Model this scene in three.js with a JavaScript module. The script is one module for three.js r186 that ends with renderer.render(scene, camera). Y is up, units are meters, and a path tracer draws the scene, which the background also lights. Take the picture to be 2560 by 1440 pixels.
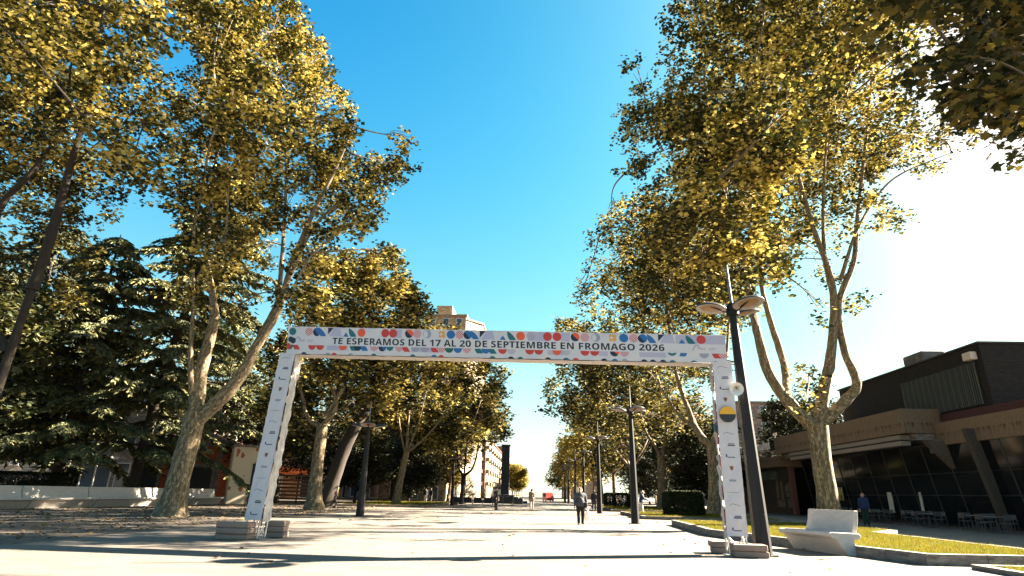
import * as THREE from 'three';
import { mergeGeometries } from 'three/addons/utils/BufferGeometryUtils.js';
import { RoundedBoxGeometry } from 'three/addons/geometries/RoundedBoxGeometry.js';
import { MarchingCubes } from 'three/addons/objects/MarchingCubes.js';
import { TextGeometry } from 'three/addons/geometries/TextGeometry.js';
import { FontLoader } from 'three/addons/loaders/FontLoader.js';
import { createNoise3D, createNoise2D } from 'simplex-noise';

/* ---------- camera, sky, sun, exposure ---------- */
const D = Math.PI / 180, EXPOSURE = 14, CAM_H = 1.3, F = 1463;
const scene = new THREE.Scene();
const camera = new THREE.PerspectiveCamera(2 * Math.atan(720 / F) / D, 16 / 9, 0.1, 3000);
camera.rotation.order = 'YXZ';
camera.position.set(0, CAM_H, 0);
camera.rotation.set(19.35 * D, 2.85 * D, 1.3 * D);
camera.updateMatrixWorld(true);

const renderer = new THREE.WebGLRenderer({ antialias: true });
renderer.setSize(1024, 576);
renderer.toneMapping = THREE.LinearToneMapping;
renderer.toneMappingExposure = EXPOSURE;
renderer.shadowMap.enabled = true;

const SUN_EL = 29.5 * D, SUN_AZ = 69.3 * D;     // azimuth measured from the avenue (-z) towards +x
const sunDir = new THREE.Vector3(Math.cos(SUN_EL) * Math.sin(SUN_AZ), Math.sin(SUN_EL), -Math.cos(SUN_EL) * Math.cos(SUN_AZ));
const sun = new THREE.DirectionalLight(new THREE.Color().setRGB(1, 0.87, 0.68), 5);
sun.position.copy(sunDir).multiplyScalar(120).add(new THREE.Vector3(0, 0, -40));
sun.target.position.set(0, 0, -40);
sun.castShadow = true;
sun.shadow.radius = 1.0;
sun.shadow.mapSize.set(4096, 4096);
Object.assign(sun.shadow.camera, { left: -120, right: 120, top: 120, bottom: -120, near: 1, far: 400 });
scene.add(sun, sun.target);

{ // clear autumn sky: whitish near the horizon and round the sun, deep blue away from it
  const W = 512, Hh = 256, data = new Float32Array(W * Hh * 4), v = new THREE.Vector3();
  for (let j = 0; j < Hh; j++) for (let i = 0; i < W; i++) {
    const el = ((j + 0.5) / Hh - 0.5) * Math.PI, az = ((i + 0.5) / W - 0.5) * 2 * Math.PI;
    v.set(Math.cos(el) * Math.cos(az), Math.sin(el), Math.cos(el) * Math.sin(az));
    const e = Math.max(0, el / D), g = Math.acos(Math.min(1, Math.max(-1, v.dot(sunDir)))) / D;
    const k = (j * W + i) * 4;
    const low = 2.3 * Math.exp(-e / 15) * Math.exp(-g / 30);
    let r = 0.004 + 1.4 * Math.exp(-e / 9.8) + Math.min(1.7, 22 * Math.exp(-g / 9.6)) + low;
    let gg = 0.04 + 1.34 * Math.exp(-e / 26.5) + Math.min(1.6, 4.3 * Math.exp(-g / 19.5)) + 0.6 * low;
    let b = 0.12 + 0.95 * Math.exp(-((e / 70) ** 2)) + Math.min(1.6, 2.6 * Math.exp(-g / 20)) + 0.4 * low;
    if (el < 0) { r = 0.4; gg = 0.36; b = 0.32; }
    data[k] = r / EXPOSURE; data[k + 1] = gg / EXPOSURE; data[k + 2] = b / EXPOSURE; data[k + 3] = 1;
  }
  const sky = new THREE.DataTexture(data, W, Hh, THREE.RGBAFormat, THREE.FloatType);
  sky.mapping = THREE.EquirectangularReflectionMapping;
  sky.magFilter = THREE.LinearFilter; sky.minFilter = THREE.LinearFilter; sky.wrapS = THREE.RepeatWrapping;
  sky.needsUpdate = true;
  scene.background = sky; scene.environment = sky;
}

/* ---------- helpers ---------- */
const V = (x, y, z) => new THREE.Vector3(x, y, z);
function rng(seed) { let s = seed >>> 0; return () => { s = (s + 0x6d2b79f5) | 0; let t = Math.imul(s ^ (s >>> 15), 1 | s); t = (t + Math.imul(t ^ (t >>> 7), 61 | t)) ^ t; return ((t ^ (t >>> 14)) >>> 0) / 4294967296; }; }
const noise3 = createNoise3D(rng(11)), noise2 = createNoise2D(rng(12));
const fbm2 = (x, y, o = 4) => { let s = 0, a = 0.5, f = 1; for (let i = 0; i < o; i++) { s += a * noise2(x * f, y * f); a *= 0.5; f *= 2.03; } return s; };
const lin = (r, g, b) => new THREE.Color().setRGB(r, g, b);
// a pixel of the 2560 x 1440 photograph gives a direction; its distance comes from the plane it is met with
function dirOf(px, py) { return V((px - 1280) / F, (720 - py) / F, -1).applyQuaternion(camera.quaternion); }
function at(px, py, z) { const d = dirOf(px, py); return camera.position.clone().addScaledVector(d, z / d.z); }
function onGround(px, py, h = 0) { const d = dirOf(px, py); return camera.position.clone().addScaledVector(d, (h - CAM_H) / d.y); }
const taken = {};
function numbered(n) { const k = taken[n] = (taken[n] ?? -1) + 1; return k ? n + '_' + String(k).padStart(3, '0') : n; }
function shadows(o) { o.traverse((c) => { if (c.isMesh) { c.castShadow = true; c.receiveShadow = true; } }); return o; }
function tag(o, label, category, group, kind) { if (label) o.userData.label = label; if (category) o.userData.category = category; if (group) o.userData.group = group; if (kind) o.userData.kind = kind; return o; }
function thing(name, label, category, pos = [0, 0, 0], turn = 0, group) {
  const o = new THREE.Group(); o.name = numbered(name); o.position.set(...pos); o.rotation.y = turn; scene.add(o);
  return tag(o, label, category, group);
}
const flat = (g) => (g.index ? g.toNonIndexed() : g);
function clean(g) { const c = flat(g); for (const k of Object.keys(c.attributes)) if (!['position', 'normal', 'uv'].includes(k)) c.deleteAttribute(k); if (!c.attributes.uv) c.setAttribute('uv', new THREE.BufferAttribute(new Float32Array(c.attributes.position.count * 2), 2)); return c; }
function part(name, geos, mat, parent = scene) {
  const g = Array.isArray(geos) ? (geos.length > 1 ? mergeGeometries(geos.map(clean)) : geos[0]) : geos;
  const m = new THREE.Mesh(g, mat); m.name = parent === scene ? numbered(name) : name; m.castShadow = m.receiveShadow = true; parent.add(m); return m;
}
function structure(name, geos, mat, label) { const m = part(name, geos, mat); m.userData.kind = 'structure'; if (label) m.userData.label = label; return m; }
function dup(o, pos, turn, label, group) { const c = o.clone(); c.name = numbered(o.name.replace(/_\d{3}$/, '')); c.userData = { ...o.userData }; if (pos) c.position.set(...pos); if (turn !== undefined) c.rotation.y = turn; if (label) c.userData.label = label; if (group) c.userData.group = group; scene.add(c); return c; }
// box given by its two corners, edges slightly rounded, uv in metres
function box(x0, y0, z0, x1, y1, z1, r = 0) {
  const w = Math.abs(x1 - x0), h = Math.abs(y1 - y0), d = Math.abs(z1 - z0);
  const g = r ? new RoundedBoxGeometry(w, h, d, 2, Math.min(r, w / 2.01, h / 2.01, d / 2.01)) : new THREE.BoxGeometry(w, h, d);
  const c = flat(g); c.translate((x0 + x1) / 2, (y0 + y1) / 2, (z0 + z1) / 2); return metreUV(c);
}
function metreUV(g, k = 1) {
  const p = g.attributes.position, n = g.attributes.normal, uv = new Float32Array(p.count * 2);
  for (let i = 0; i < p.count; i++) {
    const ax = Math.abs(n.getX(i)), ay = Math.abs(n.getY(i)), az = Math.abs(n.getZ(i));
    const [u, v] = ax > ay && ax > az ? [p.getZ(i), p.getY(i)] : ay > az ? [p.getX(i), p.getZ(i)] : [p.getX(i), p.getY(i)];
    uv[i * 2] = u * k; uv[i * 2 + 1] = v * k;
  }
  g.setAttribute('uv', new THREE.BufferAttribute(uv, 2)); return g;
}
function bar(a, b, r, seg = 8, r2 = r) { const d = b.clone().sub(a), g = new THREE.CylinderGeometry(r2, r, d.length(), seg, 1); g.applyQuaternion(new THREE.Quaternion().setFromUnitVectors(V(0, 1, 0), d.clone().normalize())); g.translate((a.x + b.x) / 2, (a.y + b.y) / 2, (a.z + b.z) / 2); return g; }
function prism(pts, y0, y1) { // polygon in xz, extruded from y0 to y1
  const s = new THREE.Shape(pts.map(([x, z]) => new THREE.Vector2(x, -z)));
  const g = new THREE.ExtrudeGeometry(s, { depth: y1 - y0, bevelEnabled: false }); g.rotateX(-Math.PI / 2); g.translate(0, y0, 0); g.computeVertexNormals(); return metreUV(g);
}
function canvasTexture(w, h, draw, srgb = true) {
  const c = document.createElement('canvas'); c.width = w; c.height = h; draw(c.getContext('2d'), w, h);
  const t = new THREE.CanvasTexture(c); t.wrapS = t.wrapT = THREE.RepeatWrapping; if (srgb) t.colorSpace = THREE.SRGBColorSpace; return t;
}
// tileable grain: a grey picture from value noise, used for colour (near white) and relief
function grain(size, seed, draw, lo = 0.7, hi = 1, scales = [[6, 0.5], [17, 0.3], [61, 0.2]], tint = [1, 1, 1]) {
  const n = createNoise3D(rng(seed)), d = new Uint8Array(size * size * 4);
  const T = (u, f) => [Math.cos(u * 2 * Math.PI) * f / 6.283, Math.sin(u * 2 * Math.PI) * f / 6.283];
  const n4 = (u, v, f) => { const [a, b] = T(u, f), [c, e] = T(v, f); return n(a + 3.1 * e, b + 1.7 * c, c * 0.9 - e * 0.6 + a * 0.3); };
  for (let j = 0; j < size; j++) for (let i = 0; i < size; i++) {
    let s = 0; for (const [f, w] of scales) s += w * n4(i / size, j / size, f);
    const q = lo + (hi - lo) * Math.min(1, Math.max(0, 0.5 + 0.6 * s)), k = (j * size + i) * 4;
    d[k] = 255 * q * tint[0]; d[k + 1] = 255 * q * tint[1]; d[k + 2] = 255 * q * tint[2]; d[k + 3] = 255;
  }
  if (draw) draw(d, size);
  const t = new THREE.DataTexture(d, size, size); t.wrapS = t.wrapT = THREE.RepeatWrapping; t.magFilter = THREE.LinearFilter; t.minFilter = THREE.LinearMipmapLinearFilter; t.generateMipmaps = true; t.colorSpace = THREE.SRGBColorSpace; t.needsUpdate = true; return t;
}
const scaled = (t, k) => { const c = t.clone(); c.repeat.set(k, k); c.needsUpdate = true; return c; };
const grainA = grain(512, 5), grainB = grain(512, 9, null, 0.55, 1, [[3, 0.6], [11, 0.3], [90, 0.35]]);
const grainC = grain(512, 13, null, 0.86, 1, [[4, 0.4], [40, 0.4], [150, 0.5]]);
const mat = (color, rough = 0.85, o = {}) => new THREE.MeshStandardMaterial({ color, roughness: rough, ...o });
const grained = (color, rough = 0.9, k = 0.5, t = grainB, bump = 0.004) => { const m = scaled(t, k); return new THREE.MeshStandardMaterial({ color, roughness: rough, map: m, bumpMap: m, bumpScale: bump }); };

const M = {
  concrete: grained(lin(0.36, 0.33, 0.3), 0.9, 0.7),
  benchWhite: grained(lin(0.5, 0.46, 0.43), 0.85, 0.9, grainC, 0.0008),
  kerb: grained(lin(0.3, 0.25, 0.21), 0.9, 0.8),
  darkSteel: new THREE.MeshPhysicalMaterial({ color: lin(0.009, 0.009, 0.011), roughness: 0.5, specularIntensity: 0.45 }),
  greySteel: mat(lin(0.3, 0.3, 0.31), 0.45, { metalness: 0.6 }),
  aluminium: mat(lin(0.62, 0.61, 0.6), 0.38, { metalness: 0.85 }),
  vinyl: grained(lin(0.6, 0.56, 0.54), 0.55, 0.6, grainA, 0.012),
  blackMetal: mat(lin(0.015, 0.015, 0.017), 0.5),
  glassDark: new THREE.MeshPhysicalMaterial({ color: lin(0.008, 0.009, 0.011), roughness: 0.1, specularIntensity: 0.45 }),
  windowGlass: new THREE.MeshPhysicalMaterial({ color: lin(0.05, 0.055, 0.065), roughness: 0.08 }),
  white: mat(lin(0.75, 0.74, 0.72), 0.6),
};

/* ---------- trees ---------- */
const barkTex = canvasTexture(512, 1024, (c, w, h) => {
  const r = rng(77); c.fillStyle = '#a3957d'; c.fillRect(0, 0, w, h);
  const cols = ['#8d8268', '#c3b699', '#7b7059', '#b7a98c', '#6d604b', '#d2c6ab', '#958a6c', '#84775f'];
  for (let i = 0; i < 420; i++) {
    const x = r() * w, y = r() * h, s = 8 + r() * r() * 46, k = 8 + Math.floor(r() * 5), st = 1.3 + r() * 1.6; c.fillStyle = cols[Math.floor(r() * cols.length)];
    const rad = Array.from({ length: k }, () => s * (0.55 + 0.6 * r()));
    for (const dx of [-w, 0, w]) for (const dy of [-h, 0, h]) {
      c.beginPath(); for (let q = 0; q < k; q++) { const a = q / k * 6.283; c.lineTo(x + dx + Math.cos(a) * rad[q], y + dy + Math.sin(a) * rad[q] * st); } c.closePath(); c.fill();
    }
  }
  for (let i = 0; i < 5000; i++) { c.fillStyle = r() < 0.5 ? 'rgba(60,50,36,.25)' : 'rgba(225,215,190,.2)'; c.fillRect(r() * w, r() * h, 1 + r() * 2, 2 + r() * 7); }
});
const darkBarkTex = canvasTexture(256, 512, (c, w, h) => {
  const r = rng(78); c.fillStyle = '#4a3f35'; c.fillRect(0, 0, w, h);
  for (let i = 0; i < 900; i++) { const v = 30 + r() * 70; c.fillStyle = `rgba(${v + 12},${v + 4},${v - 6},.5)`; c.fillRect(r() * w, r() * h, 2 + r() * 6, 10 + r() * 50); }
});
const bark = new THREE.MeshStandardMaterial({ color: lin(0.48, 0.43, 0.385), map: barkTex, bumpMap: barkTex, bumpScale: 0.008, roughness: 0.92 });
const darkBark = new THREE.MeshStandardMaterial({ color: lin(0.3, 0.27, 0.25), map: darkBarkTex, bumpMap: darkBarkTex, bumpScale: 0.04, roughness: 0.95 });
const leafMat = (t) => new THREE.MeshPhysicalMaterial({ color: 0xffffff, vertexColors: true, roughness: 0.8, transmission: t, thickness: 0, specularIntensity: 0.35, side: THREE.DoubleSide });
const leafM = leafMat(0.3), needleM = leafMat(0.12), darkLeafM = leafMat(0.15);

class Acc {
  constructor() { this.p = []; this.u = []; this.c = []; this.i = []; }
  get n() { return this.p.length / 3; }
  geometry(normals = true) {
    const g = new THREE.BufferGeometry(); g.setAttribute('position', new THREE.BufferAttribute(new Float32Array(this.p), 3));
    if (this.u.length) g.setAttribute('uv', new THREE.BufferAttribute(new Float32Array(this.u), 2));
    if (this.c.length) g.setAttribute('color', new THREE.BufferAttribute(new Float32Array(this.c), 3));
    g.setIndex(new THREE.BufferAttribute(new Uint32Array(this.i), 1)); if (normals) g.computeVertexNormals(); return g;
  }
}
function tube(acc, pts, radii, seg = 9, knob = 0.1, flare = 0) {
  if (pts.length < 2) return;
  const curve = new THREE.CatmullRomCurve3(pts, false, 'centripetal'), L = curve.getLength(), n = Math.max(3, Math.min(46, Math.round(L / Math.max(0.3, radii[0] * 1.1))));
  const T = new THREE.Vector3(), N = new THREE.Vector3(), B = new THREE.Vector3(), p0 = acc.n; let prev = null;
  const per = Math.max(1, Math.round(radii[0] * 6.283 / 1.2));
  for (let j = 0; j <= n; j++) {
    const t = j / n, P = curve.getPoint(t); curve.getTangent(t, T);
    if (!prev) N.set(1, 0.13, 0.21).cross(T).normalize(); else N.copy(prev).addScaledVector(T, -prev.dot(T)).normalize();
    prev = N.clone(); B.crossVectors(T, N);
    const f = t * (radii.length - 1), a = Math.floor(Math.min(f, radii.length - 2)); let r = radii[a] + (radii[a + 1] - radii[a]) * (f - a);
    if (flare) r *= 1 + flare * Math.exp(-t * L / 0.5);
    for (let s = 0; s <= seg; s++) {
      const an = s % seg / seg * 6.283, x = Math.cos(an), y = Math.sin(an);
      const q = r * (1 + knob * noise3(P.x * 1.1 + x * 1.2, P.y * 0.9, P.z * 1.1 + y * 1.2) + knob * 0.6 * noise3(P.x * 3 + x * 2, P.y * 2.3, P.z * 3 + y * 2));
      acc.p.push(P.x + (N.x * x + B.x * y) * q, P.y + (N.y * x + B.y * y) * q, P.z + (N.z * x + B.z * y) * q);
      acc.u.push(s / seg * per, t * L / 2.4);
    }
  }
  for (let j = 0; j < n; j++) for (let s = 0; s < seg; s++) { const a = p0 + j * (seg + 1) + s, b = a + seg + 1; acc.i.push(a, a + 1, b, b, a + 1, b + 1); }
}
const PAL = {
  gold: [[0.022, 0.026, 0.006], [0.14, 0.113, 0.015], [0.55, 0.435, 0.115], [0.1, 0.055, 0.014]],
  shaded: [[0.017, 0.023, 0.006], [0.045, 0.046, 0.009], [0.15, 0.115, 0.022], [0.08, 0.045, 0.012]],  // leaf tones darkened to stand in for shade on the overhanging tree
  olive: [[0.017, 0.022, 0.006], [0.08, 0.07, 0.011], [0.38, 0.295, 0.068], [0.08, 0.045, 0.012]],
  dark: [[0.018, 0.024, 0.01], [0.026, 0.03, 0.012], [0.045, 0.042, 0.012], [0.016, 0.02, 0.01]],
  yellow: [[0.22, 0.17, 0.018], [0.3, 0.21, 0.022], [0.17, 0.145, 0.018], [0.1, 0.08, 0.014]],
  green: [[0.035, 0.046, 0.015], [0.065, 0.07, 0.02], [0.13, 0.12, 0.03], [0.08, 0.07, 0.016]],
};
const _d = V(), _s = V(), _n = V();
function leaf(acc, x, y, z, L, r, col, lobed) {
  const a = r() * 6.283, dy = -0.75 + 0.95 * r(), h = Math.sqrt(Math.max(0.05, 1 - dy * dy * 0.8));
  _d.set(Math.cos(a) * h, dy, Math.sin(a) * h).normalize();
  _n.set(r() - 0.5, 0.35 + r(), r() - 0.5); _s.crossVectors(_d, _n).normalize(); _n.crossVectors(_s, _d);
  const o = acc.n, w = L * (0.42 + 0.2 * r()), f = L * 0.16 * (r() - 0.2);
  const put = (u, v, q) => { acc.p.push(x + _d.x * u + _s.x * v + _n.x * q, y + _d.y * u + _s.y * v + _n.y * q, z + _d.z * u + _s.z * v + _n.z * q); acc.c.push(col[0], col[1], col[2]); };
  if (!lobed) { put(0, 0, 0); put(L * 0.55, w, f); put(L, 0, 0); put(L * 0.42, -w, f); acc.i.push(o, o + 1, o + 2, o, o + 2, o + 3); return; }
  put(L * 0.35, 0, 0); const ring = [[0, 0.05], [0.1, 0.52], [0.36, 0.34], [0.68, 0.6], [0.66, 0.26], [1.05, 0], [0.66, -0.26], [0.68, -0.6], [0.36, -0.34], [0.1, -0.52]];
  for (const [u, v] of ring) put(u * L, v * L, Math.abs(v) * f * 2.2);
  for (let q = 0; q < 10; q++) acc.i.push(o, o + 1 + q, o + 1 + (q + 1) % 10);
}
function foliage(acc, lobes, total, size, pal, r, o = {}) {
  const P = PAL[pal], wsum = lobes.reduce((s, l) => s + (l.dense ?? 1) * Math.pow(l.r, 2.2), 0), spread = (o.spread ?? 2) * size, gap0 = o.gap ?? 0.17;
  for (const l of lobes) {
    const gap = l.r < 1 ? -1 : l.dense > 1 ? gap0 - 0.16 : gap0;
    const n = Math.max(Math.ceil(total * (l.dense ?? 1) * Math.pow(l.r, 2.2) / wsum / 9), Math.ceil(l.r * l.r * 0.62 / (size * size)));
    for (let k = 0; k < n; k++) {
      let x, y, z, tries = 0;
      do {
        const u = 2 * r() - 1, a = r() * 6.283, q = Math.sqrt(1 - u * u), d = l.r * (0.3 + 0.78 * Math.pow(r(), 0.55));
        x = l.c.x + Math.cos(a) * q * d; y = l.c.y + u * d * (l.sy ?? 0.9); z = l.c.z + Math.sin(a) * q * d;
      } while (0.9 * noise3(x * 0.44, y * 0.6, z * 0.44) + 0.5 * noise3(x * 1.15 + 9, y * 1.3, z * 1.15) < gap && ++tries < 7);
      if (tries >= 7) continue;
      const hue = noise3(x * 0.35, y * 0.35, z * 0.35 + 40);
      for (let j = 0; j < 9; j++) {
        const t = r() + hue * 0.45, c = P[r() < 0.02 ? 3 : t < 0.48 ? 0 : t < 0.74 ? 1 : 2], v = 0.75 + 0.5 * r();
        leaf(acc, x + (r() + r() - 1) * spread, y + (r() + r() - 1) * spread * 0.8, z + (r() + r() - 1) * spread, size * (0.7 + 0.55 * r()), r, [c[0] * v, c[1] * v, c[2] * v], o.lobed);
      }
    }
  }
}
// a tree whose limbs and crown lobes, save those added at a set depth to cast shade, were measured in the photograph, standing at distance z
function tracedTree(name, label, group, z, spec) {
  const r = rng(spec.seed), wood = new Acc(), leaves = new Acc();
  const P = ([px, py, dz = 0]) => at(px, py, z + dz);
  const base = P(spec.trunk[0]); base.y = -0.1;
  const tr = [base, ...spec.trunk.slice(1).map(P)];
  tube(wood, tr, spec.tr, 16, 0.06, 0.75);
  const axis = [...tr.slice(1)];
  for (const [pts, r0, r1] of spec.limbs) { const q = pts.map(P); tube(wood, q, [r0, (r0 + r1) * 0.5, r1], 9, 0.12); new THREE.CatmullRomCurve3(q).getPoints(8).forEach((p) => axis.push(p)); }
  const pxm = (p) => F / p.clone().sub(camera.position).length();
  const lobes = spec.lobes.map(([px, py, rp, dz]) => { const dd = dz ?? (r() - 0.5) * (spec.depth ?? 7) * 1.5, c = at(px, py, z + dd); return { c, r: rp / pxm(c) * 1.02, dense: dz > 4 ? 2.5 : 1 }; });
  // lobes that fill the crown's depth, in front of and behind those measured
  const more = lobes.filter((l, i) => (spec.open ? i % 4 === 0 : i % 3 !== 1) && !spec.flat && l.r > 1).map((l) => { const s = r() < 0.5 ? -1 : 1; return { c: l.c.clone().add(V((r() - 0.5) * 1.5, (r() - 0.5) * 1.5 - 0.4, s * (2.2 + 4.2 * r()))), r: l.r * 0.75 }; });
  for (const l of lobes) l.reach = Math.min(...axis.map((a) => a.distanceTo(l.c)));
  for (const l of [...lobes, ...more]) { // a twig reaches every lobe
    const own = lobes.includes(l); let b = axis[0], bd = 1e9; for (const a of own ? axis : lobes.map((k) => k.c.clone().add(V(0, k.r * 0.35, 0)))) { const d = a.distanceTo(l.c) + (a.y > l.c.y ? 2.5 * (a.y - l.c.y) : 0); if (d < bd) { bd = d; b = a; } }
    if (own && (bd > 4 || l.r < 1.3)) for (const k of lobes) { const d = k.c.distanceTo(l.c); if (k !== l && d < bd && d > 0.5 && (k.reach < l.reach || (l.r < 1.3 && k.r > l.r + 0.2))) { bd = d; b = k.c.clone().add(V(0, k.r * 0.35, 0)); } }
    const tip = l.c.clone().add(V(0, l.r * 0.35, 0)), mid = b.clone().lerp(tip, 0.4 + 0.2 * r()).add(V((r() - 0.5) * 0.12 * bd, (r() - 0.6) * 0.08 * bd + 0.15, (r() - 0.5) * 0.2 * bd)), r0 = Math.min(0.065, 0.025 + bd * 0.009);
    tube(wood, [b, mid, tip], [r0, r0 * 0.6, 0.015], 5, 0.1);
    for (let q = 0; q < 3; q++) { const e = l.c.clone().add(V((r() - 0.5), r() * 0.9 - 0.3, (r() - 0.5)).multiplyScalar(l.r * 1.15)); tube(wood, [mid.clone().lerp(tip, r() * 0.7), e.clone().lerp(mid, 0.45).add(V(0, 0.15, 0)), e], [r0 * 0.5, r0 * 0.35, 0.008], 4, 0); }
  }
  foliage(leaves, [...lobes, ...more], spec.leaves, spec.size, spec.pal, r, { gap: spec.gap, lobed: spec.lobed });
  const o = thing(name, label, 'tree', [base.x, 0, base.z], 0, group);
  const shift = (g) => g.translate(-base.x, 0, -base.z);
  part('trunk', shift(wood.geometry()), spec.bark ?? bark, o); part('crown', shift(leaves.geometry(false)), spec.leafMat ?? leafM, o);
  return o;
}
// a broadleaf tree grown from proportions: trunk height, crown radius, height
function grownTree(name, label, group, x, z, h, rad, o = {}) {
  const r = rng(o.seed ?? Math.round(x * 97 + z * 31 + 999)), wood = new Acc(), leaves = new Acc(), th = o.trunk ?? h * 0.22, tr = o.r ?? h * 0.017;
  const lean = V((r() - 0.5) * 0.8 + (o.lean ?? 0), 0, (r() - 0.5) * 0.8), fork = V(lean.x, th, lean.z);
  tube(wood, [V(0, -0.1, 0), V(lean.x * 0.4, th * 0.5, lean.z * 0.4), fork], [tr, tr * 0.85, tr * 0.75], 10, 0.08, 0.5);
  const lobes = [], limbs = o.limbs ?? 5;
  for (let k = 0; k < limbs; k++) {
    const a = k / limbs * 6.283 + r(), sp = rad * (0.35 + 0.35 * r()), top = h * (0.72 + 0.2 * r());
    const p1 = fork.clone().add(V(Math.cos(a) * sp * 0.45, h * 0.12, Math.sin(a) * sp * 0.45)), p2 = V(Math.cos(a) * sp * 0.85, (th + top) * 0.5, Math.sin(a) * sp * 0.85).add(lean), p3 = V(Math.cos(a) * sp, top, Math.sin(a) * sp).add(lean);
    tube(wood, [fork, p1, p2, p3], [tr * 0.5, tr * 0.3, 0.03], 7, 0.12);
    for (let q = 0; q < (o.lobes ?? 6); q++) {
      const t = r(), y = th + (h - th) * (0.12 + 0.85 * t), prof = Math.sqrt(Math.max(0.08, Math.sin(Math.PI * Math.min(1, 0.16 + 0.84 * t) * 0.93))), aa = a + (r() - 0.5) * 1.6, d = rad * prof * (0.35 + 0.55 * r());
      const c = V(Math.cos(aa) * d, y, Math.sin(aa) * d).add(lean), lr = rad * (0.26 + 0.16 * r()); lobes.push({ c, r: lr });
      tube(wood, [p1.clone().lerp(p3, Math.min(0.9, t * 0.8)), c.clone().lerp(p2, 0.3), c], [tr * 0.16, tr * 0.1, 0.012], 4, 0);
    }
  }
  foliage(leaves, lobes, o.leaves ?? 7000, o.size ?? 0.36, o.pal ?? 'gold', r, { gap: o.gap ?? -0.1 });
  const t = thing(name, label, 'tree', [x, 0, z], 0, group);
  part('trunk', wood.geometry(), o.bark ?? bark, t); part('crown', leaves.geometry(false), o.mat ?? leafM, t);
  return t;
}
// cedar: tiers of drooping boughs hung with needle sprays
function cedar(label, x, z, h, rad, o = {}) {
  const r = rng(o.seed ?? 5), wood = new Acc(), nd = new Acc(), lean = o.lean ?? 0;
  const axis = (t) => V(lean * t * t * h * 0.1 + lean * t, t * h, 0);
  tube(wood, [axis(0).setY(-0.1), axis(0.3), axis(0.65), axis(1)], [o.r ?? 0.42, 0.34, 0.2, 0.03], 11, 0.08, 0.4);
  const cols = (o.light ? [[0.035, 0.045, 0.024], [0.07, 0.08, 0.038], [0.13, 0.13, 0.055], [0.22, 0.185, 0.07]] : [[0.022, 0.031, 0.017], [0.04, 0.05, 0.026], [0.075, 0.08, 0.036], [0.13, 0.115, 0.046]]);
  const spray = (p, d, len, droop) => {
    const sd = V(d.z, 0, -d.x);
    for (let q = 0; q < 20; q++) {
      const t = r(), b = p.clone().addScaledVector(d, t * len).add(V(0, -droop * t * t * len, 0)), c = cols[Math.min(3, Math.floor(r() * 2.6 + t * 1.2))], v = 0.7 + 0.6 * r(), o0 = nd.n;
      const e = d.clone().multiplyScalar(0.5 + r()).addScaledVector(sd, (r() - 0.5) * 2.4).add(V(0, -0.75 * r() - 0.1, 0)).normalize(), L = 0.2 + 0.34 * r(), w = 0.05 + 0.05 * r(), up = V(r() - 0.5, r(), r() - 0.5).cross(e).normalize().multiplyScalar(w);
      const f = b.clone().addScaledVector(e, L), g = b.clone().addScaledVector(e, L * 0.4);
      for (const k of [b, g.clone().add(up), f, g.clone().sub(up)]) { nd.p.push(k.x, k.y, k.z); nd.c.push(c[0] * v, c[1] * v, c[2] * v); }
      nd.i.push(o0, o0 + 1, o0 + 2, o0, o0 + 2, o0 + 3);
    }
  };
  for (let k = 0; k < (o.boughs ?? 60); k++) {
    const t = Math.min(0.99, (o.from ?? 0.14) + (1 - (o.from ?? 0.14)) * Math.pow(k / (o.boughs ?? 60), 0.9) + (r() - 0.5) * 0.05), a = k * 2.4 + r() * 1.6, L = rad * Math.pow(1 - t, 0.62) * (0.4 + 0.75 * r()) + 0.5, p = axis(t), d = V(Math.cos(a), 0.12 - 0.15 * (1 - t), Math.sin(a)).normalize();
    const bend = (s) => p.clone().addScaledVector(d, L * s).add(V(0, 0.12 * L * s - (0.22 + 0.3 * ((k * 7) % 5) / 5) * L * s * s, 0));
    tube(wood, [p, bend(0.5), bend(1)], [0.09 * (1.2 - t), 0.05, 0.01], 5, 0.1);
    const m = Math.ceil(L * 9);
    for (let q = 0; q < m; q++) { const s = 0.12 + 0.88 * q / m, side = (r() - 0.5) * 2, dd = d.clone().multiplyScalar(0.7).addScaledVector(V(d.z, 0, -d.x), side).setY(-0.12 - 0.3 * r()).normalize(); spray(bend(s), dd, 0.5 + 0.9 * r() * (1.1 - s * 0.5), 0.35); }
  }
  const tr = thing('cedar_tree', label, 'tree', [x, 0, z], 0, 'dark cedars behind the long concrete bench');
  part('trunk', wood.geometry(), darkBark, tr); part('crown', nd.geometry(false), needleM, tr); return tr;
}

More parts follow.
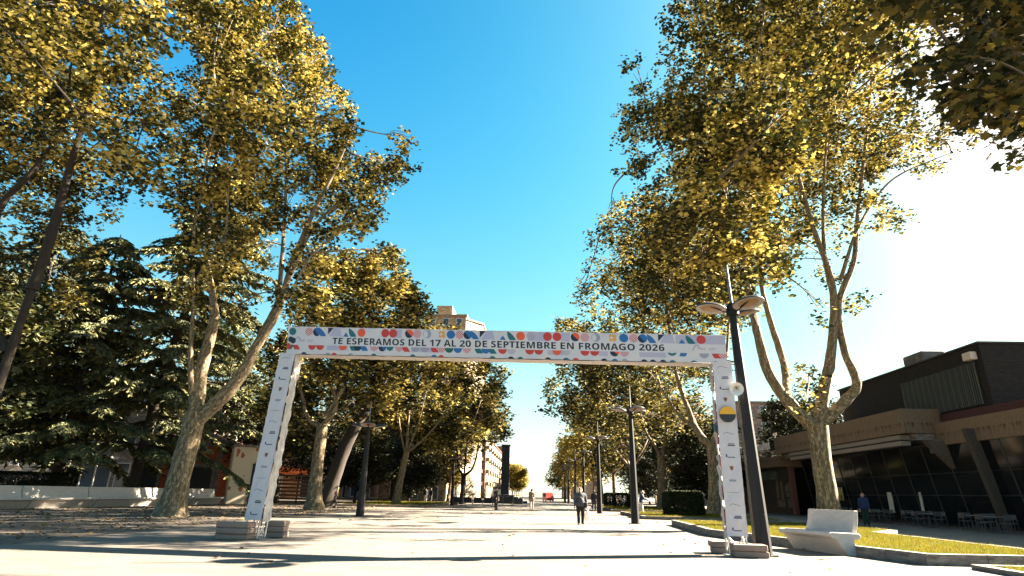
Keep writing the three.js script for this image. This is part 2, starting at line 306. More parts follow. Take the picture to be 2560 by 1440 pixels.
/* ---------- ground, beds, kerbs ---------- */
function sheet(name, pts, y, m, label) { const s = new THREE.Shape(pts.map(([x, z]) => new THREE.Vector2(x, -z))), g = new THREE.ShapeGeometry(s); g.rotateX(-Math.PI / 2); g.translate(0, y, 0); return structure(name, metreUV(g), m, label); }
const earthTex = grain(512, 21, null, 0.5, 1, [[5, 0.5], [23, 0.4], [120, 0.5]]);
const earth = new THREE.MeshStandardMaterial({ color: lin(0.175, 0.135, 0.105), roughness: 1, map: scaled(earthTex, 0.22), bumpMap: scaled(earthTex, 0.8), bumpScale: 0.02 });
const slabTex = canvasTexture(1024, 1024, (c, w, h) => { // 4 m of smooth concrete slabs, 0.8 x 0.5 m
  const r = rng(31); c.fillStyle = '#cfc7bd'; c.fillRect(0, 0, w, h);
  const rows = 8, cw = w / 5, ch = h / rows;
  for (let j = 0; j < rows; j++) for (let i = -1; i < 6; i++) { const q = 196 + r() * 22; c.fillStyle = `rgb(${q},${q - 8},${q - 18})`; c.fillRect(i * cw + (j % 2) * cw / 2, j * ch, cw, ch); }
  for (let k = 0; k < 9000; k++) { c.fillStyle = r() < 0.55 ? 'rgba(90,80,70,.14)' : 'rgba(255,250,240,.16)'; c.fillRect(r() * w, r() * h, 1 + r() * 3, 1 + r() * 3); }
  for (let k = 0; k < 60; k++) { c.fillStyle = 'rgba(80,70,62,.10)'; c.beginPath(); c.ellipse(r() * w, r() * h, 4 + r() * 26, 3 + r() * 18, r() * 3, 0, 7); c.fill(); }
  c.fillStyle = '#8d847a'; for (let j = 0; j < rows; j++) { c.fillRect(0, j * ch, w, 2.4); for (let i = 0; i < 6; i++) c.fillRect(i * cw + (j % 2) * cw / 2, j * ch, 2.4, ch); }
});
const paving = new THREE.MeshStandardMaterial({ color: lin(0.178, 0.166, 0.157), roughness: 0.8, map: scaled(slabTex, 0.25), bumpMap: scaled(slabTex, 0.25), bumpScale: 0.003 });
const asphaltM = grained(lin(0.075, 0.072, 0.07), 0.95, 0.4);
sheet('ground', [[-700, 150], [700, 150], [700, -1200], [-700, -1200]], 0, earth, 'bare brown earth under the trees');
sheet('paved_avenue', [[-11.6, 40], [40, 40], [40, -135], [-9.5, -135], [-9.5, -52], [-11.6, -48]], 0.004, paving, 'pale concrete paving of the pedestrian avenue');
sheet('road', [[-60, -138], [60, -138], [60, -150], [7, -150], [7, -520], [-7, -520], [-7, -150], [-60, -150]], 0.004, asphaltM, 'asphalt street beyond the pedestrian avenue');
sheet('side_street', [[-80, 20], [-58, 20], [-58, -130], [-80, -130]], 0.004, asphaltM, 'asphalt side street behind the park');

const lawnSoil = grained(lin(0.1, 0.1, 0.03), 1, 0.6);
function bed(pts, hgt, holes = 0) { // raised lawn inside a concrete kerb
  const cx = pts.reduce((s, p) => s + p[0], 0) / pts.length, cz = pts.reduce((s, p) => s + p[1], 0) / pts.length;
  const geos = [], n = pts.length, wdt = 0.22;
  const inner = pts.map(([x, z], i) => { const [ax, az] = pts[(i + n - 1) % n], [bx, bz] = pts[(i + 1) % n]; const u = V(x - ax, 0, z - az).normalize(), v = V(bx - x, 0, bz - z).normalize(); let nn = V(-u.z - v.z, 0, u.x + v.x).normalize(); if (nn.x * (cx - x) + nn.z * (cz - z) < 0) nn.negate(); const k = wdt / Math.max(0.4, Math.abs(nn.dot(V(-u.z, 0, u.x)))); return [x + nn.x * k, z + nn.z * k]; });
  for (let i = 0; i < n; i++) { const j = (i + 1) % n; const len = Math.hypot(pts[j][0] - pts[i][0], pts[j][1] - pts[i][1]), m = Math.max(1, Math.round(len / 1.2)); const L = (A, B, t) => [A[0] + (B[0] - A[0]) * t, A[1] + (B[1] - A[1]) * t]; const e = 0.006 / len;
    for (let k = 0; k < m; k++) { const t0 = k / m + (k ? e : 0), t1 = (k + 1) / m - (k < m - 1 ? e : 0); geos.push(prism([L(pts[i], pts[j], t0), L(pts[i], pts[j], t1), L(inner[i], inner[j], t1), L(inner[i], inner[j], t0)], 0, hgt + (k % 3) * 0.004)); } }
  const kerb = new THREE.Group(); kerb.name = numbered('kerb'); kerb.userData.kind = 'structure'; scene.add(kerb);
  geos.forEach((g) => part('kerb_stone', g, M.kerb, kerb));
  const s = new THREE.Shape(inner.map(([x, z]) => new THREE.Vector2(x, -z))), g = new THREE.ShapeGeometry(s); g.rotateX(-Math.PI / 2); g.translate(0, hgt - 0.05, 0); structure('lawn', metreUV(g), lawnSoil);
  return inner;
}
const inside = (p, x, z) => { let c = false; for (let i = 0, j = p.length - 1; i < p.length; j = i++) if ((p[i][1] > z) !== (p[j][1] > z) && x < (p[j][0] - p[i][0]) * (z - p[i][1]) / (p[j][1] - p[i][1]) + p[i][0]) c = !c; return c; };
const tuft = (() => { const a = new Acc(), r = rng(3); for (let k = 0; k < 5; k++) { const an = r() * 6.283, o = a.n, w = 0.006, h = 0.05 + r() * 0.05, x = (r() - 0.5) * 0.07, z = (r() - 0.5) * 0.07, l = 0.03 * r(); a.p.push(x - Math.cos(an) * w, 0, z - Math.sin(an) * w, x + Math.cos(an) * w, 0, z + Math.sin(an) * w, x + Math.sin(an) * l, h, z + Math.cos(an) * l); a.i.push(o, o + 1, o + 2); } return a.geometry(false); })();
const grassM = new THREE.MeshPhysicalMaterial({ color: 0xffffff, roughness: 0.9, transmission: 0.35, thickness: 0, side: THREE.DoubleSide, specularIntensity: 0.3 });
function grass(label, poly, y, count, seed, size = 1) {
  const r = rng(seed), xs = poly.map((p) => p[0]), zs = poly.map((p) => p[1]), x0 = Math.min(...xs), x1 = Math.max(...xs), z0 = Math.min(...zs), z1 = Math.max(...zs);
  const im = new THREE.InstancedMesh(tuft, grassM, count), m = new THREE.Matrix4(), q = new THREE.Quaternion(), c = new THREE.Color(); let k = 0;
  while (k < count) { const x = x0 + r() * (x1 - x0), z = z0 + r() * (z1 - z0); if (!inside(poly, x, z)) continue; const s = size * (0.7 + r() * 0.7); m.compose(V(x, y, z), q.setFromAxisAngle(V(0, 1, 0), r() * 6.283), V(s, s * (0.8 + 0.5 * r()), s)); im.setMatrixAt(k, m); const d = fbm2(x * 0.6, z * 0.6), v = 0.75 + 0.5 * r(); c.setRGB((0.155 + 0.05 * d) * v, (0.135 + 0.012 * d) * v, 0.014 * v); im.setColorAt(k, c); k++; }
  im.name = numbered('grass'); im.castShadow = im.receiveShadow = true; scene.add(im); tag(im, label, 'grass', null, 'stuff');
}
const bedA = bed([[6.15, -23.2], [8.55, -14.5], [12.6, -14.7], [12.6, -24.2], [14.4, -26], [14.4, -31.5], [6.6, -31.5]], 0.24);
grass('short sunlit grass on the lawn behind the concrete bench', bedA, 0.185, 42000, 41);
const bedB = bed([[6.3, -38.2], [14.4, -36.6], [14.4, -48.5], [6.3, -48.5]], 0.2);
grass('short grass round the clipped box hedge', bedB, 0.145, 12000, 42, 1.2);
const bedC = bed([[6.3, -54.5], [14.4, -54.5], [14.4, -75], [6.3, -75]], 0.2);
grass('short grass round the smaller far hedge', bedC, 0.145, 6000, 43, 1.6);
const bedD = bed([[-16.5, -50.5], [-9.6, -53], [-9.6, -72], [-18, -72]], 0.2);
grass('sunlit grass under the slim forked plane tree', bedD, 0.145, 9000, 44, 1.5);
const bedE = bed([[9.1, -13.95], [9.1, -6], [14.6, -6], [14.6, -14.1]], 0.1);
grass('short grass in the corner bed beyond the lawn', bedE, 0.045, 12000, 45);
{ // fallen leaves
  const g = (() => { const a = new Acc(); a.p.push(0, 0, 0, 0.06, 0.02, 0.05, 0.13, 0.005, 0, 0.05, 0.022, -0.055); a.i.push(0, 1, 2, 0, 2, 3); return a.geometry(false); })();
  const r = rng(51), N = 5200, im = new THREE.InstancedMesh(g, new THREE.MeshStandardMaterial({ color: 0xffffff, roughness: 0.9, side: THREE.DoubleSide }), N), m = new THREE.Matrix4(), q = new THREE.Quaternion(), c = new THREE.Color();
  for (let k = 0; k < N; k++) { const f = r() < 0.02; const x = f ? -10 + r() * 22 : -12 - 24 * r(), z = f ? -11 - r() * 40 : -12 - 50 * Math.pow(r(), 1.3); const s = 0.8 + r() * 0.8; m.compose(V(x, 0.008, z), q.setFromEuler(new THREE.Euler((r() - 0.5) * 0.5, r() * 6.283, (r() - 0.5) * 0.5)), V(s, s, s)); im.setMatrixAt(k, m); const v = 0.6 + r() * 0.7; c.setRGB(0.14 * v, (0.075 + 0.03 * r()) * v, 0.025 * v); im.setColorAt(k, c); }
  im.name = 'fallen_leaves'; im.castShadow = im.receiveShadow = true; scene.add(im); tag(im, 'dry brown leaves scattered on the earth and paving', 'leaves', null, 'stuff');
}

/* ---------- the welcome arch ---------- */
const INK = '#0c0e16', C = { navy: '#0e1a30', blue: '#1f5c93', teal: '#0f5a60', green: '#0f4f45', red: '#b23329', orange: '#d2512c', rose: '#b98a8d', lilac: '#a39fb2', grey: '#8d8b98', gold: '#c9913f', white: '#bfbabc' };
function motif(c, kind, x, y, s) { // flat printed shapes, s = diameter
  c.save(); c.translate(x, y); const r = s / 2; const disc = (f) => { c.fillStyle = f; c.beginPath(); c.arc(0, 0, r, 0, 7); c.fill(); };
  const clip = () => { c.beginPath(); c.arc(0, 0, r, 0, 7); c.clip(); };
  if (kind === 'check') { clip(); c.fillStyle = C.white; c.fillRect(-r, -r, s, s); c.fillStyle = '#b2403f'; const n = 7; for (let i = 0; i < n; i++) for (let j = 0; j < n; j++) if ((i + j) % 2) c.fillRect(-r + i * s / n, -r + j * s / n, s / n, s / n); }
  else if (kind === 'halfNavyBlue') { disc(C.blue); clip(); c.fillStyle = C.navy; c.beginPath(); c.moveTo(-r, -r); c.lineTo(r * 0.6, r); c.lineTo(-r, r); c.fill(); }
  else if (kind === 'halfRedNavy') { disc(C.orange); clip(); c.fillStyle = C.navy; c.beginPath(); c.moveTo(-r, -r); c.lineTo(r, r); c.lineTo(-r, r); c.fill(); }
  else if (kind === 'leafBlue' || kind === 'leafTeal' || kind === 'leafRed') { c.fillStyle = kind === 'leafBlue' ? C.blue : kind === 'leafTeal' ? C.teal : C.red; c.beginPath(); c.moveTo(-r, -r); c.quadraticCurveTo(r * 0.2, -r * 0.6, r, r); c.lineTo(-r * 0.4, r); c.quadraticCurveTo(-r * 1.1, r * 0.4, -r, -r); c.fill(); }
  else if (kind === 'triGrey') { c.fillStyle = C.lilac; c.beginPath(); c.moveTo(-r * 1.2, r); c.lineTo(0, -r); c.lineTo(r * 1.6, -r); c.lineTo(r * 2.1, r); c.fill(); c.fillStyle = C.navy; c.beginPath(); c.moveTo(-r * 1.5, -r); c.lineTo(-r * 0.1, -r); c.lineTo(-r * 1.5, r * 0.6); c.fill(); }
  else if (kind === 'bow') { c.fillStyle = C.blue; c.beginPath(); c.moveTo(-r * 0.7, r); c.lineTo(0, 0); c.lineTo(r * 0.7, r); c.fill(); }
  else if (kind === 'flower') { c.fillStyle = C.gold; for (let k = 0; k < 4; k++) { c.beginPath(); c.arc(Math.cos(k * 1.571 + 0.78) * r * 0.55, Math.sin(k * 1.571 + 0.78) * r * 0.55, r * 0.42, 0, 7); c.fill(); } c.fillStyle = C.white; c.beginPath(); c.arc(-r * 0.25, 0, r * 0.3, 0, 7); c.fill(); }
  else if (kind === 'ring') { disc(C.grey); c.fillStyle = C.white; c.beginPath(); c.ellipse(-r * 0.35, 0, r * 0.5, r * 0.85, 0, 0, 7); c.fill(); }
  else if (kind === 'star') { c.fillStyle = C.teal; for (let k = 0; k < 8; k++) { c.beginPath(); c.arc(Math.cos(k * 0.785) * r * 0.62, Math.sin(k * 0.785) * r * 0.62, r * 0.3, 0, 7); c.fill(); } c.beginPath(); c.arc(0, 0, r * 0.5, 0, 7); c.fill(); }
  else if (kind === 'stripe') { clip(); c.strokeStyle = C.grey; c.lineWidth = s / 14; for (let k = -8; k < 9; k++) { c.beginPath(); c.moveTo(k * s / 7, -r); c.lineTo(k * s / 7 + r, r); c.stroke(); } }
  else if (kind === 'band') { c.fillStyle = C.lilac; c.fillRect(-r, -r, s, s); }
  else if (kind === 'crescent') { c.fillStyle = C.teal; c.beginPath(); c.arc(0, -r * 0.4, r, 0, Math.PI); c.quadraticCurveTo(0, r * 0.5, r, -r * 0.4); c.fill(); }
  else if (kind === 'drop') { c.fillStyle = C.blue; c.beginPath(); c.arc(0, 0, r * 0.7, 0, 7); c.fill(); c.beginPath(); c.moveTo(-r, r * 0.7); c.lineTo(r * 0.2, r * 0.68); c.lineTo(-r * 0.5, -r * 0.3); c.fill(); }
  else disc(C[kind] ?? C.red);
  c.restore();
}
const bannerTex = canvasTexture(2048, 128, (c, w, h) => {
  c.fillStyle = C.white; c.fillRect(0, 0, w, h);
  const X = (px) => (px - 722) / (1812 - 722) * w, s = 40;
  // upper row: band 0..0.34, lower row hangs below the text line
  const bands = [[1000, 1030], [1350, 1396], [1430, 1452], [1700, 1760], [1765, 1812]]; c.fillStyle = C.lilac; for (const [a, b] of bands) c.fillRect(X(a), 4, X(b) - X(a), 40);
  const top = [['star', 735], ['check', 780], ['halfNavyBlue', 802], ['leafBlue', 817], ['triGrey', 848], ['bow', 881], ['leafTeal', 899], ['orange', 923], ['red', 986], ['red', 1007], ['halfRedNavy', 1049], ['rose', 1070], ['ring', 1096], ['flower', 1134], ['blue', 1157], ['check', 1179], ['halfNavyBlue', 1200], ['leafBlue', 1218], ['triGrey', 1246], ['bow', 1288], ['leafTeal', 1310], ['orange', 1332], ['stripe', 1357], ['red', 1398], ['red', 1421], ['halfRedNavy', 1465], ['rose', 1488], ['ring', 1514], ['flower', 1554], ['blue', 1580], ['check', 1603], ['halfNavyBlue', 1624], ['leafBlue', 1645], ['triGrey', 1676], ['bow', 1714], ['leafTeal', 1734], ['red', 1758], ['lilac', 1782]];
  for (const [k, px] of top) motif(c, k, X(px), 23, s);
  c.save(); c.beginPath(); c.rect(0, 86, w, h); c.clip();
  const low = [['band', 842], ['band', 862], ['band', 878], ['band', 1066], ['band', 1084], ['band', 1100], ['band', 1408], ['band', 1425], ['band', 1530], ['band', 1625], ['band', 1645], ['band', 1665], ['green', 728], ['leafRed', 748], ['red', 791], ['red', 813], ['lilac', 852], ['orange', 875], ['leafTeal', 903], ['navy', 915], ['leafBlue', 932], ['check', 958], ['halfNavyBlue', 980], ['star', 1000], ['check', 1024], ['leafRed', 1042], ['grey', 1066], ['grey', 1090], ['leafRed', 1116], ['check', 1133], ['green', 1153], ['blue', 1175], ['check', 1198], ['leafTeal', 1228], ['blue', 1245], ['leafTeal', 1262], ['red', 1287], ['stripe', 1309], ['red', 1354], ['red', 1376], ['orange', 1420], ['stripe', 1442], ['red', 1487], ['red', 1510], ['halfRedNavy', 1557], ['rose', 1580], ['crescent', 1690], ['drop', 1716], ['grey', 1762], ['leafRed', 1790], ['check', 1805]];
  for (const [k, px] of low) motif(c, k, X(px), 88, s);
  c.restore();
  const r = rng(8); for (const px of [770, 836, 852, 896, 958, 1060, 1115, 1133, 1262, 1308, 1331, 1398, 1442, 1465, 1532, 1557, 1580, 1625, 1645, 1668, 1690, 1738, 1785]) { c.fillStyle = [C.navy, C.red, C.teal, C.grey, C.blue][Math.floor(r() * 5)]; c.beginPath(); c.arc(X(px), h + 6, 15, 0, 7); c.fill(); }
  for (const [x, y, q, f] of [[16, 60, 13, C.navy], [30, 66, 14, C.navy], [6, 92, 14, C.red]]) { c.fillStyle = f; c.beginPath(); c.arc(x, y, q, 0, 7); c.fill(); }
  c.fillStyle = INK; c.font = 'bold 40px sans-serif'; const t = 'TE ESPERAMOS DEL 17 AL 20 DE SEPTIEMBRE EN FROMAGO 2026', tw = c.measureText(t).width; c.save(); c.translate(X(845), 79); c.scale((X(1674) - X(845)) / tw, 1.02); c.fillText(t, 0, 0); c.restore();
  for (const px of [742, 1738]) { c.strokeStyle = '#6d4a55'; c.lineWidth = 2.5; c.beginPath(); c.moveTo(X(px), 74); c.quadraticCurveTo(X(px) + 8, 44, X(px) + 22, 50); c.quadraticCurveTo(X(px) + 30, 60, X(px) + 18, 64); c.stroke(); c.fillStyle = '#6a6678'; c.font = '17px sans-serif'; c.fillText('Aza', X(px) + 26, 70); c.fillStyle = 'rgba(120,116,130,.6)'; c.fillRect(X(px) + 66, 60, 30, 3); c.fillRect(X(px) + 66, 67, 26, 3); }
});
const postTex = canvasTexture(128, 1024, (c, w, h) => {
  c.fillStyle = '#bcb6ba'; c.fillRect(0, 0, w, h);
  const step = h / 15; for (let k = 0; k < 15; k++) { const y = (k + 0.5) * step, q = k % 6; c.fillStyle = '#2e3550'; c.strokeStyle = '#6b6672';
    if (q === 0) { c.lineWidth = 3; c.beginPath(); c.moveTo(30, y + 8); c.quadraticCurveTo(42, y - 10, 60, y - 3); c.lineTo(98, y + 6); c.stroke(); }
    if (q === 1) { c.fillRect(56, y - 8, 40, 5); c.fillRect(52, y, 48, 7); c.fillStyle = '#c9c3cd'; c.fillRect(26, y - 8, 8, 16); }
    if (q === 2) { c.fillRect(34, y - 12, 9, 16); c.fillRect(44, y + 2, 50, 5); }
    if (q === 3) { c.fillStyle = '#8a5a2c'; c.beginPath(); c.moveTo(52, y - 13); c.lineTo(78, y - 13); c.lineTo(76, y + 4); c.lineTo(65, y + 15); c.lineTo(54, y + 4); c.fill(); c.fillStyle = '#4b3550'; c.fillRect(60, y - 9, 11, 12); }
    if (q === 4) { c.font = 'bold 21px sans-serif'; c.fillText('snur', 44, y + 7); }
    if (q === 5) { c.fillStyle = '#8b8893'; c.fillRect(40, y - 2, 56, 4); c.fillStyle = '#c08a4a'; c.fillRect(24, y - 2, 10, 4); }
  }
});
{
  const A = V(-7.72, 0, -16.95), B = V(4.83, 0, -15.75);                        // feet of the two towers
  const AT = at(729, 885, -16.95), BT = at(1800, 907, -15.75);                   // where the beam rests on them
  const arch = thing('welcome_arch', 'tall white festival arch with a long printed banner across the avenue', 'arch', [A.x, 0, A.z]);
  const o = (v) => v.clone().sub(V(A.x, 0, A.z));
  const X = B.clone().sub(A).setY(0).normalize(), Z = V(-X.z, 0, X.x);           // Z points away from or towards the camera
  if (Z.z < 0) Z.negate();
  const panelM = new THREE.MeshStandardMaterial({ map: postTex, roughness: 0.6, bumpMap: scaled(grainA, 0.6), bumpScale: 0.01 });
  const quad = (a, b, c2, d, nu = 1, nv = 1, wave = 0, seed = 1, nrm = Z) => { // a..d = bottom-left, bottom-right, top-right, top-left
    const acc = new Acc(); for (let j = 0; j <= nv; j++) for (let i = 0; i <= nu; i++) { const u = i / nu, v = j / nv, p = a.clone().lerp(b, u).lerp(d.clone().lerp(c2, u), v); if (wave) p.addScaledVector(nrm, wave * (noise2(u * nu * 0.35 + seed, v * nv * 0.6) + 0.5 * noise2(u * nu * 0.9 + seed, v * nv * 1.5 + 7))); acc.p.push(p.x, p.y, p.z); acc.u.push(u, v); }
    for (let j = 0; j < nv; j++) for (let i = 0; i < nu; i++) { const k = j * (nu + 1) + i; acc.i.push(k, k + 1, k + nu + 2, k, k + nu + 2, k + nu + 1); } return acc.geometry();
  };
  for (const [foot, top, sgn] of [[A, AT, 1], [B, BT, -1]]) {
    const lo = o(foot).add(V(0, 0.02, 0)), hi = o(top), w = 0.2, cor = [];
    for (const [i, j] of [[-1, 1], [1, 1], [1, -1], [-1, -1]]) { const off = X.clone().multiplyScalar(i * w).addScaledVector(Z, j * w); const a = lo.clone().add(off), b = hi.clone().add(off); cor.push([a, b]); part('tower_chord', bar(a, b, 0.025, 8), M.aluminium, arch); }
    for (let f = 0; f < 4; f++) { const [a0, a1] = cor[f], [b0, b1] = cor[(f + 1) % 4], geos = []; for (let k = 0; k < 10; k++) { const t0 = k / 10, t1 = (k + 1) / 10; geos.push(bar((k % 2 ? b0.clone().lerp(b1, t0) : a0.clone().lerp(a1, t0)), (k % 2 ? a0.clone().lerp(a1, t1) : b0.clone().lerp(b1, t1)), 0.01, 6)); } part('tower_lacing', geos, M.aluminium, arch); }
    part('foot_plate', (() => { const g = new THREE.BoxGeometry(0.6, 0.02, 0.6); g.translate(lo.x, 0.012, lo.z); return g; })(), M.greySteel, arch);
    const fz = Z.clone().multiplyScalar(w + 0.04), xl = X.clone().multiplyScalar(0.24), b0 = lo.clone().lerp(hi, 0.09), t0 = hi.clone().add(V(0, -0.02, 0));
    part('tower_print', quad(b0.clone().sub(xl).add(fz), b0.clone().add(xl).add(fz), t0.clone().add(xl).add(fz), t0.clone().sub(xl).add(fz), 6, 40, 0.02, 3 + sgn), panelM, arch).material.side = THREE.DoubleSide;
    // plain cover on the side that faces the passage
    const sx = X.clone().multiplyScalar(sgn * (w + 0.045)), zf = Z.clone().multiplyScalar(w), b1 = lo.clone().lerp(hi, 0.08);
    const side = part('tower_side_cover', quad(b1.clone().add(sx).add(zf), b1.clone().add(sx).sub(zf), t0.clone().add(sx).sub(zf), t0.clone().add(sx).add(zf), 6, 34, 0.05, 9 + sgn, X), M.vinyl, arch); side.material.side = THREE.DoubleSide;
    const rr = rng(5 + sgn), em = mat(sgn > 0 ? '#3a1d2c' : '#7c1f24', 0.6); for (let k = 0; k < 9; k++) { const t = 0.1 + 0.85 * rr(), e = lo.clone().lerp(hi, t).addScaledVector(X, sgn * (w + 0.052)).addScaledVector(Z, w + 0.01), g = new THREE.BoxGeometry(0.012, 0.18 + 0.3 * rr(), 0.06); g.translate(e.x, e.y, e.z); part('printed_edge', g, em, arch); }
  }
  // beam: banner in front, covered top, underside and back
  const cam = (px, py, z) => o(at(px, py, z));
  const TL = cam(721, 816, -16.72), BL = cam(716, 884, -16.72), TR = cam(1812, 838, -15.52), BR = cam(1818, 908, -15.52), back = Z.clone().multiplyScalar(-0.46);
  const bm = new THREE.MeshStandardMaterial({ map: bannerTex, roughness: 0.55, side: THREE.DoubleSide });
  part('banner_print', quad(BL, BR, TR, TL, 80, 6, 0.018, 2), bm, arch);
  const s = 0.02, dn = V(0, -s, 0);
  part('beam_underside', quad(BL.clone().add(dn).add(back), BR.clone().add(dn).add(back), BR.clone().add(dn), BL.clone().add(dn), 60, 2, 0.012, 4, V(0, 1, 0)), M.vinyl, arch);
  part('beam_top', quad(TL.clone().add(dn), TR.clone().add(dn), TR.clone().add(dn).add(back), TL.clone().add(dn).add(back), 60, 2, 0.01, 5, V(0, 1, 0)), M.vinyl, arch);
  part('beam_back', quad(BL.clone().add(back), BR.clone().add(back), TR.clone().add(back), TL.clone().add(back), 60, 4, 0.014, 6), M.vinyl, arch);
  const lift = V(0, 0.08, 0), fb = back.clone().multiplyScalar(0.12), bb = back.clone().multiplyScalar(0.86);
  for (const [a, b, k] of [[BL, BR, 1], [TL, TR, -1]]) for (const q of [fb, bb]) part('beam_chord', bar(a.clone().add(q).addScaledVector(lift, k), b.clone().add(q).addScaledVector(lift, k), 0.025, 8), M.aluminium, arch);
  // round ornaments on the tower beside the lamp post
  const disc = (px, py, rad, colors, dz) => { const c = o(at(px, py, -15.75 + dz)); colors.forEach(([f, a0]) => { const sh = new THREE.Shape(); sh.absarc(0, 0, rad, a0, a0 + Math.PI, false); const g = new THREE.ExtrudeGeometry(sh, { depth: 0.05, bevelEnabled: true, bevelSize: 0.012, bevelThickness: 0.012, bevelSegments: 2 }); const m = part('ornament_half', g, mat(f, 0.5), arch); m.position.copy(c); }); };
  disc(1818, 1036, 0.19, [['#d79a1e', 0], ['#1a1d24', Math.PI]], 0.26);
  disc(1799, 1070, 0.15, [['#0f5f63', -1.57], ['#0c4a50', 1.57]], 0.1);
}
const slabM = grained(lin(0.25, 0.18, 0.15), 0.95, 1.1, grainC, 0.002);
function slabs(cx, cz, n, w, d, turn, which, seed) {
  const r = rng(seed), hh = 0.14;
  for (let k = 0; k < n; k++) { const g = new RoundedBoxGeometry(w, hh, d, 3, 0.03); const m = part('ballast_slab', metreUV(g.clone()), slabM); m.position.set(cx + (r() - 0.5) * 0.05, 0.008 + hh / 2 + k * (hh + 0.004), cz + (r() - 0.5) * 0.04); m.rotation.y = turn + (r() - 0.5) * 0.06; tag(m, `concrete ballast slab ${['lowest', n > 2 ? 'in the middle' : 'uppermost', 'uppermost'][k]} of the ${which}`, 'slab', 'ballast slabs weighing down the arch'); }
}
slabs(-8.0, -16.42, 3, 0.86, 0.5, 0.05, 'stack of three before the arch tower', 1);
slabs(-7.35, -17.5, 3, 0.55, 0.5, 0.1, 'stack of three behind the arch tower', 2);
slabs(4.98, -15.28, 2, 0.78, 0.42, -0.08, 'stack of two before the arch tower', 3);
slabs(4.58, -16.2, 2, 0.5, 0.5, -0.1, 'stack of two behind the arch tower', 4);

/* ---------- lamp posts ---------- */
function lampPost(label, x, z, turn, H = 5.5, lean = 0) {
  const t = thing('lamp_post', label, 'street lamp', [x, 0, z], turn, 'three-headed lamp posts along the avenue'); t.rotation.z = lean;
  const sect = (w0, d0, w1, d1, y0, y1) => { const g = new RoundedBoxGeometry(1, 1, 1, 2, 0.08).clone(), p = g.attributes.position; for (let i = 0; i < p.count; i++) { const k = p.getY(i) + 0.5; p.setXYZ(i, p.getX(i) * (w0 + (w1 - w0) * k), y0 + k * (y1 - y0), p.getZ(i) * (d0 + (d1 - d0) * k)); } g.computeVertexNormals(); return g; };
  part('pole', new THREE.CylinderGeometry(0.095, 0.215, H + 0.25, 8).rotateY(Math.PI / 8).translate(0, (H + 0.25) / 2, 0).toNonIndexed(), M.darkSteel, t); t.children[0].geometry.computeVertexNormals();
  part('base_plate', box(-0.28, 0, -0.24, 0.28, 0.025, 0.24, 0.008), M.darkSteel, t);
  for (const [bx, bz] of [[-1, -1], [1, -1], [1, 1], [-1, 1]]) part('bolt', bar(V(bx * 0.24, 0.02, bz * 0.2), V(bx * 0.24, 0.06, bz * 0.2), 0.018, 6), M.greySteel, t);
  part('mast', bar(V(0, H + 0.2, 0), V(0, H + 1.4, 0), 0.045, 10, 0.025), mat(lin(0.12, 0.12, 0.125), 0.5), t);
  part('hub', new THREE.CylinderGeometry(0.17, 0.17, 0.26, 16).translate(0, H + 0.05, 0), M.darkSteel, t);
  part('hatch', box(-0.06, 0.55, 0.17, 0.06, 0.95, 0.2, 0.005), M.darkSteel, t);
  for (const a of [Math.PI, -0.55, 1.25]) {
    const ax = Math.cos(a), az = Math.sin(a), cx = ax * 0.6, cz = az * 0.6, y = H + 0.1;
    part('arm', bar(V(ax * 0.1, H, az * 0.1), V(cx, y + 0.08, cz), 0.05, 8), M.darkSteel, t);
    const prof = [[0.001, 0.2], [0.1, 0.195], [0.13, 0.16], [0.28, 0.125], [0.42, 0.06], [0.5, 0.005], [0.505, -0.02], [0.49, -0.035]].map(([r, h]) => new THREE.Vector2(r, h));
    const head = part('lamp_head', new THREE.LatheGeometry(prof, 28), mat(lin(0.02, 0.021, 0.025), 0.45, { side: THREE.DoubleSide }), t); head.position.set(cx, y, cz); head.scale.setScalar(0.82); head.setRotationFromAxisAngle(V(az, 0, -ax), -0.16);
    const rim = part('rim', new THREE.LatheGeometry([[0.488, -0.034], [0.36, -0.02], [0.33, 0.0]].map(([r, h]) => new THREE.Vector2(r, h)), 28), mat(lin(0.24, 0.21, 0.19), 0.5, { side: THREE.DoubleSide }), head);
    part('diffuser', new THREE.LatheGeometry([[0.001, 0.05], [0.2, 0.035], [0.335, 0.0]].map(([r, h]) => new THREE.Vector2(r, h)), 28), new THREE.MeshStandardMaterial({ color: lin(0.2, 0.115, 0.06), roughness: 0.35, side: THREE.DoubleSide }), head);
  }
  return t;
}
lampPost('dark tapered lamp post standing beside the arch tower and the bench', 5.45, -15.72, 0.12, 6.15, 0.02);
lampPost('dark lamp post beside the person reading by the lawn', 4.85, -31.65, 0.1);
lampPost('dark lamp post behind the walking woman with the white bag', 4.7, -48.1, 0.15);
for (const [i, z] of [-64.2, -80.3, -96.5, -112].entries()) lampPost(`${['fourth', 'fifth', 'sixth', 'seventh'][i]} lamp post down the avenue counting from the bench`, 4.7 + 0.1 * (i % 2), z, 0.1 * i);
lampPost('dark lamp post facing the orange shop awning on the earth side', -9.2, -32.06, -0.1, 4.5);
lampPost('dark lamp post near the monument on the earth side', -8.9, -64, 0.1, 4.6);
